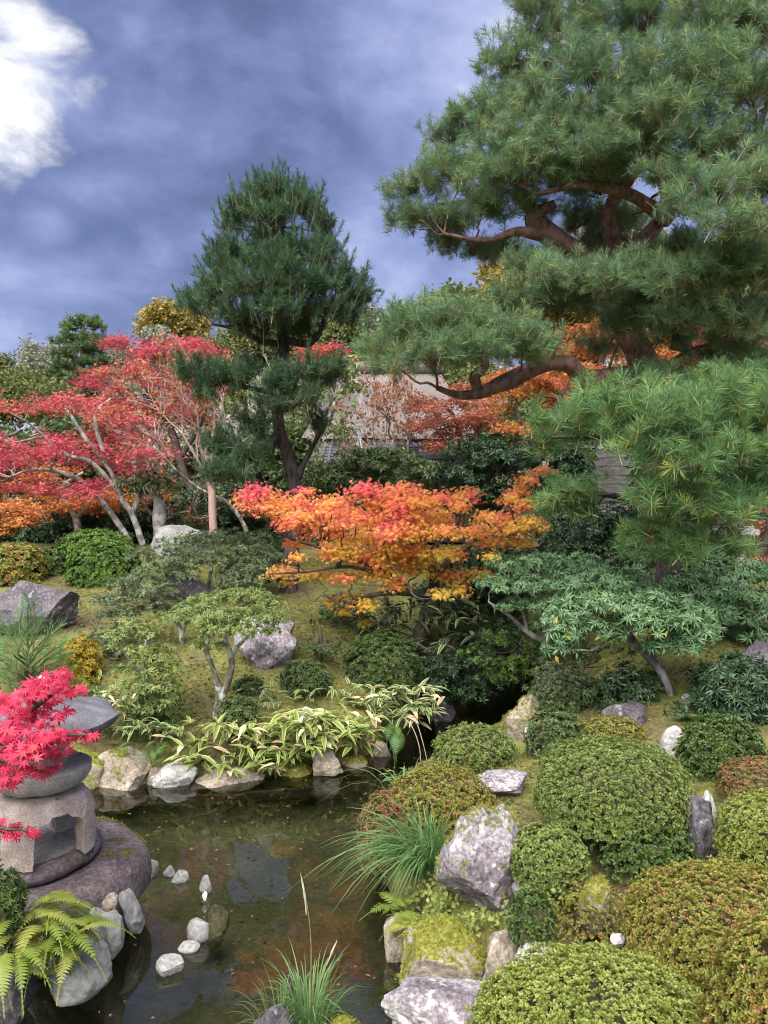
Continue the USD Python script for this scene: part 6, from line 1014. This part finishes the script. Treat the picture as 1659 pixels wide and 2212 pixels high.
t = thing('sunken_leaves', 'dark sunken leaves lying on the pond bed', 'fallen leaves', (0, 0, 0), kind='stuff'); inst(t, 'pieces', [ML5[0], (*leaf_fold(1, .35), None)], MATS['litter'], np.stack([x, y, gz(x, y) + .012], 1), frames(UP + gs.normal(0, .3, (len(x), 3)), rng=gs), gs.uniform(.025, .07, len(x)))
gi = np.random.default_rng(9); p = []
for (u, v, ru, rv, D, n) in [(945, 1960, 40, 40, 4.1, 260), (890, 1930, 40, 30, 4.45, 160), (960, 2040, 50, 30, 3.75, 120), (1050, 1985, 60, 18, 3.9, 140), (1180, 1960, 60, 30, 3.8, 120), (855, 2060, 20, 40, 4.0, 60), (660, 1625, 60, 20, 7.0, 100), (1010, 1985, 40, 20, 3.9, 80)]:
    q = np.stack([P(u + gi.normal(0, .6) * ru, v + gi.normal(0, .6) * rv, D + gi.normal(0, .07)) for k in range(n)]); p.append(q)
p = np.vstack(p); p[:, 2] = np.maximum(p[:, 2], gz(p[:, 0], p[:, 1]) + .01); p[:, 2] = np.minimum(p[:, 2], gz(p[:, 0], p[:, 1]) + .3)
t = thing('ivy', 'small creeping ivy leaves over the stones and banks of the peninsula', 'ivy', (0, 0, 0), kind='stuff'); inst(t, 'leaves', [(*leaf_fold(1, .8, .2), None)], MATS['ivy_leaf'], p, frames(np.array([[0, -.6, .8]]) + gi.normal(0, .5, (len(p), 3)), rng=gi), gi.uniform(.018, .04, len(p)))

# boards lying in the water along the far bank
def box(c, s, rz=0, ry=0):
    b = trimesh.creation.box(s); b.apply_transform(trimesh.transformations.euler_matrix(0, ry, rz)); b.apply_translation(c); return b
for i, (x0, y0, x1, y1, w) in enumerate([(-2.4, 6.55, -1.2, 6.62, 'by the white bank stone'), (-1.2, 6.66, -.35, 6.86, 'in front of the angular stone'), (-.35, 6.9, .2, 7.02, 'toward the inlet')]):
    c = np.array([(x0 + x1) / 2, (y0 + y1) / 2, -.065]); top('sunken_board', box(c, (math.hypot(x1 - x0, y1 - y0), .05, .07), math.atan2(y1 - y0, x1 - x0)), MATS['wood_dark'], f'dark board at the water surface along the far bank, {w}', 'board')
# ================================================================ hut, stone tower, lantern post, fence
def prism(pts, faces): return np.array(pts, float), np.array(faces)
def tiled(x0, x1, ya, za, yb, zb, pitch=.13):
    """a tiled slope from the eave (ya, za) up to (yb, zb): round ribs and stepped courses"""
    ms = []; n = int((x1 - x0) / pitch); sl = np.array([0, yb - ya, zb - za]); Ls = np.linalg.norm(sl); sl /= Ls; nr = np.array([0, -sl[2], sl[1]])
    k = int(Ls / .16)
    for i in range(k):
        a = np.array([0, ya, za]) + sl * (i * Ls / k); q = a + sl * (Ls / k + .02)
        ms.append(prism([(x0, *(a + nr * .035)[1:]), (x1, *(a + nr * .035)[1:]), (x1, *(q + nr * .012)[1:]), (x0, *(q + nr * .012)[1:]), (x0, *(a - nr * .03)[1:]), (x1, *(a - nr * .03)[1:]), (x1, *(q - nr * .03)[1:]), (x0, *(q - nr * .03)[1:])], [(0, 1, 2), (0, 2, 3), (4, 6, 5), (4, 7, 6), (0, 4, 5), (0, 5, 1), (2, 6, 7), (2, 7, 3), (1, 5, 6), (1, 6, 2), (0, 3, 7), (0, 7, 4)]))
    for j in range(n + 1):
        x = x0 + (x1 - x0) * j / n; a = np.array([x, ya, za]) + nr * .03; ms.append(tube([a, a + sl * Ls], [.035, .035], 5, 4))
    return join(ms)
def thatch_mat():
    n = {'g': ('geometry', {}), 'm': ('mapping', {'scale': (30, 30, 6)}), 'n': ('noise_texture', {'scale': 1.0, 'detail': 6.0, 'roughness': .7}), 'n2': ('noise_texture', {'scale': 2.2, 'detail': 5.0}), 'x': ('mix_float', {'fac': .5}), 'r': ('rgb_ramp', {'ramp': [(.3, (.09, .078, .076)), (.5, (.16, .142, .14)), (.7, (.25, .228, .225))]}), 'b': ('bump', {'strength': .8, 'distance': .05}), 'p': ('principled_bsdf', {'roughness': .95})}
    MATS['thatch'] = usdkit.material(stage, '/World/Looks/thatch', n, [('g.position', 'm.vector'), ('m.vector', 'n.vector'), ('g.position', 'n2.vector'), ('n.fac', 'x.a'), ('n2.fac', 'x.b'), ('x.result', 'r.fac'), ('r.color', 'p.base_color'), ('n.fac', 'b.height'), ('b.normal', 'p.normal')], surface='p.BSDF')
thatch_mat()
def hut():
    b = np.array([0.0, 18.5, 2.0]); t = thing('thatched_hut', 'old hut with a steep grey thatched roof and lower tiled roofs among trees', 'hut', b)
    ex0, ex1, ey0, ey1, ez = -1.75, 2.0, 16.2, 20.4, 3.95; rx0, rx1, ry, rz = -1.05, 1.3, 18.3, 5.75
    v = np.array([(ex0, ey0, ez), (ex1, ey0, ez), (ex1, ey1, ez), (ex0, ey1, ez), (rx0, ry, rz), (rx1, ry, rz)], float)
    m = trimesh.Trimesh(v, [(0, 1, 5), (0, 5, 4), (1, 2, 5), (2, 3, 4), (2, 4, 5), (3, 0, 4), (0, 2, 1), (0, 3, 2)]); m = m.subdivide_to_size(.18); q = m.vertices; q = q + .12 * (meshkit.fbm(q * 2.2, 4, 3)[:, None] - .5) * [.6, 1, 1]
    part(t, 'thatch_roof', (q, m.faces), MATS['thatch'], smooth=40)
    part(t, 'roof_ridge', tube([(rx0 - .15, ry, rz + .02), (0, ry, rz + .08), (rx1 + .1, ry, rz + .03)], [.17, .18, .17], 8, 16, .3), MATS['thatch_edge'], smooth=True)
    part(t, 'gable', prism([(-1.3, 17.55, 4.62), (-.86, 17.3, 4.62), (-1.07, 17.5, 5.15), (-1.2, 18.2, 4.75), (-.9, 18.2, 4.75), (-1.05, 18.2, 5.2)], [(0, 1, 2), (3, 5, 4), (0, 2, 5), (0, 5, 3), (1, 4, 5), (1, 5, 2), (0, 3, 4), (0, 4, 1)]), MATS['wood_dark'])
    part(t, 'tile_roof', tiled(-1.5, .75, 15.2, 3.35, 16.35, 3.88), MATS['roof_tile']); part(t, 'tile_ridge', tube([(-1.55, 16.35, 3.95), (-.3, 16.35, 3.98), (.8, 16.35, 3.94)], [.09, .1, .09], 8, 12, .2), MATS['roof_tile'])
    part(t, 'tile_roof', tiled(.35, 1.75, 14.6, 3.0, 15.6, 3.42), MATS['roof_tile']); part(t, 'tile_ridge', tube([(.3, 15.6, 3.48), (1, 15.6, 3.5), (1.8, 15.6, 3.47)], [.08, .09, .08], 8, 12, .2), MATS['roof_tile'])
    part(t, 'wall', box((.1, 18.2, 2.85), (3.2, 3.4, 2.3)), MATS['plaster']); part(t, 'wall', box((-.35, 16.3, 2.5), (1.9, .9, 1.7)), MATS['wood_dark']); part(t, 'wall', box((1.05, 15.5, 2.4), (1.1, .7, 1.2)), MATS['wood_dark'])
    for x in (-1.35, -.35, .6): part(t, 'post', box((x, 15.4, 2.6), (.1, .1, 1.5)), MATS['wood_dark'])
    part(t, 'fascia', box((-.38, 15.17, 3.27), (2.3, .05, .1)), MATS['wood_dark'])
hut()
def tower():
    D = 10.4; x, z0 = (1322 - CX) * D / W, gz((1322 - CX) * D / W, D); t = thing('stone_tower', 'pale layered stone pagoda standing behind the front pine', 'stone tower', (x, D, z0)); zt = EYE - (965 - CY) * D / W
    def sl(name, z, w, h, mat='granite_grey', k=.86):
        m = trimesh.creation.box((w, w, h)); v = m.vertices.copy(); v[v[:, 2] < 0, :2] *= k; v = v @ Rotation.from_euler('z', 14, degrees=True).as_matrix().T; mm = trimesh.Trimesh(v, m.faces).subdivide_to_size(.06); q = mm.vertices + .008 * (meshkit.fbm(mm.vertices * 18 + z, 3, 1)[:, None] - .5) * 2; part(t, name, (q + [x, D, z + h / 2], mm.faces), MATS[mat], smooth=40)
    z = z0 - .1; sl('base', z, .62, z0 + .12 - z, k=1.05); z = z0 + .12; H = zt - z; sl('base', z, .46, .42, 'granite', 1.0); z += .42; sl('body', z, .3, .3, 'granite', 1.0); z += .3; k = 0
    while z < zt - .25:
        w = .48 - .03 * k; sl('tier', z, w, .075, k=.8); z += .075; sl('neck', z, w * .62, .045, 'granite', 1.0); z += .045; k += 1
    sl('cap', z, .34, .09, k=.8); part(t, 'finial', tube([(x, D, z + .08), (x, D, z + .2), (x, D, z + .34)], [.05, .04, .01], 8), MATS['granite_grey'], smooth=True)
tower()
def lantern_post():
    D = 9.0; x = (1578 - CX) * D / W; z0 = gz(x, D); zc = EYE - (1140 - CY) * D / W; t = thing('stone_lantern', 'grey stone lantern with flat cap on a square post at the right edge', 'stone lantern', (x, D, z0))
    part(t, 'post', box((x, D, (z0 + zc - .15) / 2), (.22, .22, zc - .15 - z0)), MATS['granite']); m = trimesh.creation.box((.34, .34, .06)).subdivide(); part(t, 'capital', (m.vertices + [x, D, zc - .12], m.faces), MATS['granite_grey'])
    m = trimesh.creation.box((.46, .46, .1)).subdivide_to_size(.08); q = m.vertices.copy(); q[q[:, 2] > .02, :2] *= .8; q += .01 * (meshkit.fbm(q * 15, 3, 2)[:, None] - .5); part(t, 'cap', (q + [x, D, zc - .03], m.faces), MATS['granite_grey'])
    fr = box((x, D, zc + .13), (.22, .22, .2)); part(t, 'light_chamber', fr, MATS['granite']); m = trimesh.creation.cone(.3, .2, sections=4); m.apply_transform(trimesh.transformations.rotation_matrix(.785, [0, 0, 1])); part(t, 'roof', (m.vertices + [x, D, zc + .23], m.faces), MATS['granite_grey'])
lantern_post()
t = thing('garden_post', 'small white-topped garden post among the shrubs left of the front pine', 'post', P(1228, 1215, 10.5)); D = 10.5; c = P(1228, 1185, D)
part(t, 'post', box(c - [0, 0, .12], (.07, .07, .3)), MATS['wood_dark']); part(t, 'cap', tube([c + [0, 0, .03], c + [0, 0, .1], c + [.03, 0, .16]], [.055, .06, .03], 8), MATS['white_paint'])
t = thing('wooden_fence', 'low dark wooden fence behind the stone lantern post', 'fence', P(1600, 1230, 9.8))
for x in np.arange(3.3, 6.6, .55): part(t, 'post', box((x, 9.8, 1.75), (.07, .07, .75)), MATS['wood_dark'])
for z in (1.72, 1.98): part(t, 'rail', tube([(3.2, 9.76, z), (5, 9.76, z + .01), (6.6, 9.76, z)], [.03, .032, .03], 6), MATS['wood_dark'])
# ================================================================ trees of the slope behind
gh = np.random.default_rng(90)
CL = [cluster(26, .5, .24, .13, s, .8, .5) for s in range(4)]; CLF = [cluster(22, .5, .34, .2, s, .8, .5) for s in range(4)]
def hill_tree(kind, label, u, v0, v1, hw, D, mat, n=34, group=None, bark='grey_bark', dens=7.0, rv=.5, cl=None):
    x = (u - CX) * D / W; zb = gz(np.array([x]), np.array([D]))[0]; t = thing(kind, label, 'tree', (x, D, zb), group); g = gh; top_ = P(u, v0, D); k = hw * D / W; H = top_[2] - zb
    part(t, 'trunk', tube([(x, D, zb - .2), (x + g.normal(0, .1), D, zb + H * .4), (x + g.normal(0, .3), D, zb + H * .85)], [.03 * H, .02 * H, .008 * H], 7, 12, .3), MATS[bark], smooth=True)
    hgt = (v1 - v0) * D / W; c0 = np.array([x, D, top_[2] - hgt * .5]); lb = []
    for i in range(n):
        d = sphere_dirs(1, g, -.7)[0]; f = g.uniform(.35, .86); r = k * g.uniform(.2, .36); lb.append((c0 + d * [k * f, k * f, hgt * .5 * f], np.array([r, r, r * rv * 1.3])))
    for c, R in lb[:6]: a = np.array([x, D, zb + H * .45]); part(t, 'branch', tube([a, (a + c) / 2 + [0, 0, .1], c], [.012 * H, .008 * H, .003 * H], 4), MATS[bark])
    pr = cl or (CLF if D > 48 else CL); lobes_foliage(t, lb, pr, mat, dens / max(1, (D / 40)) ** 1.2, g, 'out', lo=-.7, jit=.5, inner=.3, sc=max(.8, D / 48))
hill_tree('broadleaf_tree', 'silvery grey-green round tree left of the distant pine', 108, 735, 870, 66, 38, 'silver_leaf')
hill_tree('broadleaf_tree', 'olive brown tree top at the left edge of the skyline', 8, 772, 880, 58, 40, 'hill_green')
hill_tree('broadleaf_tree', 'bright green bushy tree below the skyline at the left edge', 40, 808, 920, 80, 30, 'hill_green', dens=9)
hill_tree('broadleaf_tree', 'brownish green tree between the left edge trees and the distant pine', 120, 830, 920, 60, 28, 'hill_green', dens=9)
hill_tree('broadleaf_tree', 'golden yellow tree topping the skyline left of the middle pine', 372, 655, 800, 66, 62, 'autumn_gold', dens=9)
hill_tree('broadleaf_tree', 'silver-green tree in front of the golden yellow one', 345, 700, 850, 60, 52, 'silver_leaf')
hill_tree('broadleaf_tree', 'silver-green tree right of the distant pine', 265, 735, 880, 54, 44, 'silver_leaf')
hill_tree('broadleaf_tree', 'grey-green tree low on the slope behind the red maples', 290, 800, 930, 70, 27, 'silver_leaf')
hill_tree('broadleaf_tree', 'dull green tree behind the top of the red maples', 440, 720, 880, 64, 42, 'hill_green')
hill_tree('broadleaf_tree', 'yellow-green tree right behind the middle pine crown', 740, 690, 830, 60, 50, 'hill_green')
hill_tree('broadleaf_tree', 'pale silvery tree on the skyline between the two big pines', 800, 660, 800, 46, 58, 'silver_leaf')
hill_tree('broadleaf_tree', 'green tree on the skyline above the long pine limb', 900, 645, 800, 76, 60, 'hill_green')
hill_tree('broadleaf_tree', 'rounded green tree topping the skyline left of the huge pine', 985, 606, 780, 90, 64, 'hill_green')
hill_tree('broadleaf_tree', 'golden green tree at the edge of the huge pine on the skyline', 1085, 545, 720, 66, 54, 'autumn_gold')
hill_tree('broadleaf_tree', 'dull green tree on the slope above the hut', 870, 720, 860, 90, 36, 'hill_green')
hill_tree('broadleaf_tree', 'grey-green tree on the slope left above the hut', 690, 760, 900, 70, 33, 'silver_leaf')
hill_tree('broadleaf_tree', 'olive tree on the slope right above the hut', 1010, 740, 900, 84, 32, 'hill_green')
hill_tree('broadleaf_tree', 'pale-leaved tree seen through the limbs of the huge pine', 1320, 430, 700, 110, 36, 'silver_leaf', n=44)
hill_tree('broadleaf_tree', 'yellowing tree behind the forked limbs of the huge pine', 1210, 560, 800, 84, 40, 'autumn_gold')
hill_tree('broadleaf_tree', 'dark green tree behind the right side of the huge pine', 1480, 470, 800, 120, 34, 'hill_green', n=44)
hill_tree('broadleaf_tree', 'dark green tree behind the huge pine at the right edge', 1640, 480, 860, 120, 30, 'hill_green', n=44)
hill_tree('broadleaf_tree', 'dull green tree behind the golden orange maple', 1180, 740, 940, 90, 28, 'hill_green')
hill_tree('broadleaf_tree', 'dark tree behind the red maple at the right edge', 1560, 760, 1000, 110, 22, 'evergreen_mid', dens=12)
hill_tree('broadleaf_tree', 'dark green tree behind the golden orange maple and huge pine trunk', 1360, 780, 1040, 110, 21, 'evergreen_mid', dens=12)
hill_tree('broadleaf_tree', 'dark green tree right of the hut behind the dusky maple', 1090, 840, 1060, 90, 20, 'evergreen_mid', dens=13)
hill_tree('broadleaf_tree', 'muted green tree behind the pink-barked trees', 560, 880, 1090, 90, 21, 'silver_leaf', dens=12)
hill_tree('broadleaf_tree', 'muted green tree behind the tall red maple', 430, 850, 1080, 80, 24, 'silver_leaf', dens=11)
hill_tree('broadleaf_tree', 'dark green tree low behind the wide red maple', 180, 900, 1100, 100, 22, 'evergreen_mid', dens=12)
hill_tree('broadleaf_tree', 'dark green tree low behind the maples at the left edge', 0, 900, 1100, 110, 22, 'evergreen_mid', dens=12)
hill_tree('broadleaf_tree', 'small green tree between the middle pine trunk and the hut', 640, 900, 1080, 56, 19, 'evergreen_mid', dens=14)
WHERE = ['leftmost on the skyline', 'right of the distant pine top', 'behind the left side of the middle pine', 'behind the middle pine crown', 'left behind the huge pine tip', 'behind the huge pine fork', 'behind the huge pine right limbs', 'just right of the middle pine on the skyline', 'rightmost on the skyline', 'low behind the tall red maple', 'low behind the middle pine lower left pads', 'low behind the middle pine trunk', 'above the hut ridge', 'behind the long pine limb', 'low behind the huge pine right side']
for i, (u, v, hw, D) in enumerate([(-60, 800, 80, 50), (180, 790, 80, 52), (520, 700, 70, 64), (620, 690, 70, 66), (1150, 560, 80, 70), (1400, 520, 110, 60), (1580, 520, 110, 60), (700, 700, 60, 72), (1720, 560, 110, 50), (230, 850, 70, 34), (510, 800, 80, 36), (600, 800, 80, 38), (800, 790, 80, 44), (1250, 660, 90, 50), (1480, 700, 100, 40)]):
    hill_tree('broadleaf_tree', 'distant woodland tree on the slope, ' + WHERE[i], u, v, v + 160, hw, D, 'hill_green', group='woodland trees on the slope', n=24)
def far_pine():
    D = 34; t = thing('pine_tree', 'distant layered pine standing above the red maples on the left', 'pine tree', P(182, 900, D)); pts = limb_tree(t, [[(184, 910, D, 6), (181, 850, D, 5.5), (180, 790, D, 5), (178, 740, D, 4), (180, 700, D, 2)], [(181, 840, D, 3), (150, 815, D, 2), (120, 810, D, 1)], [(180, 850, D, 3), (205, 820, D, 2), (225, 815, D, 1)], [(180, 790, D, 3), (150, 760, D, 2), (130, 750, D, 1)], [(180, 780, D, 3), (205, 750, D, 2), (222, 745, D, 1)]], 'dark_bark', sides=5)
    lb = [L(u, v, ru, rv, D, 1.0) for u, v, ru, rv in [(180, 700, 32, 8), (155, 715, 26, 8), (210, 712, 22, 9), (165, 738, 34, 8), (205, 738, 26, 8), (130, 745, 20, 7), (180, 762, 40, 8), (222, 755, 18, 7), (135, 770, 30, 8), (190, 790, 40, 8), (225, 785, 16, 7), (140, 800, 34, 8), (120, 815, 28, 8), (200, 815, 34, 7), (160, 828, 40, 8), (215, 840, 22, 7), (130, 845, 30, 8)]]
    for c, R in lb: reach(t, pts, c, 'dark_bark', gh, .3)
    lobes_foliage(t, lb, [shoot(.14, 40, .22, .02, 84, 35, s) [:2] + (None,) for s in range(3)], 'far_pine_needles', 10, gh, 'out', lo=-.2, jit=.3, inner=.2, sc=1.4)
far_pine()
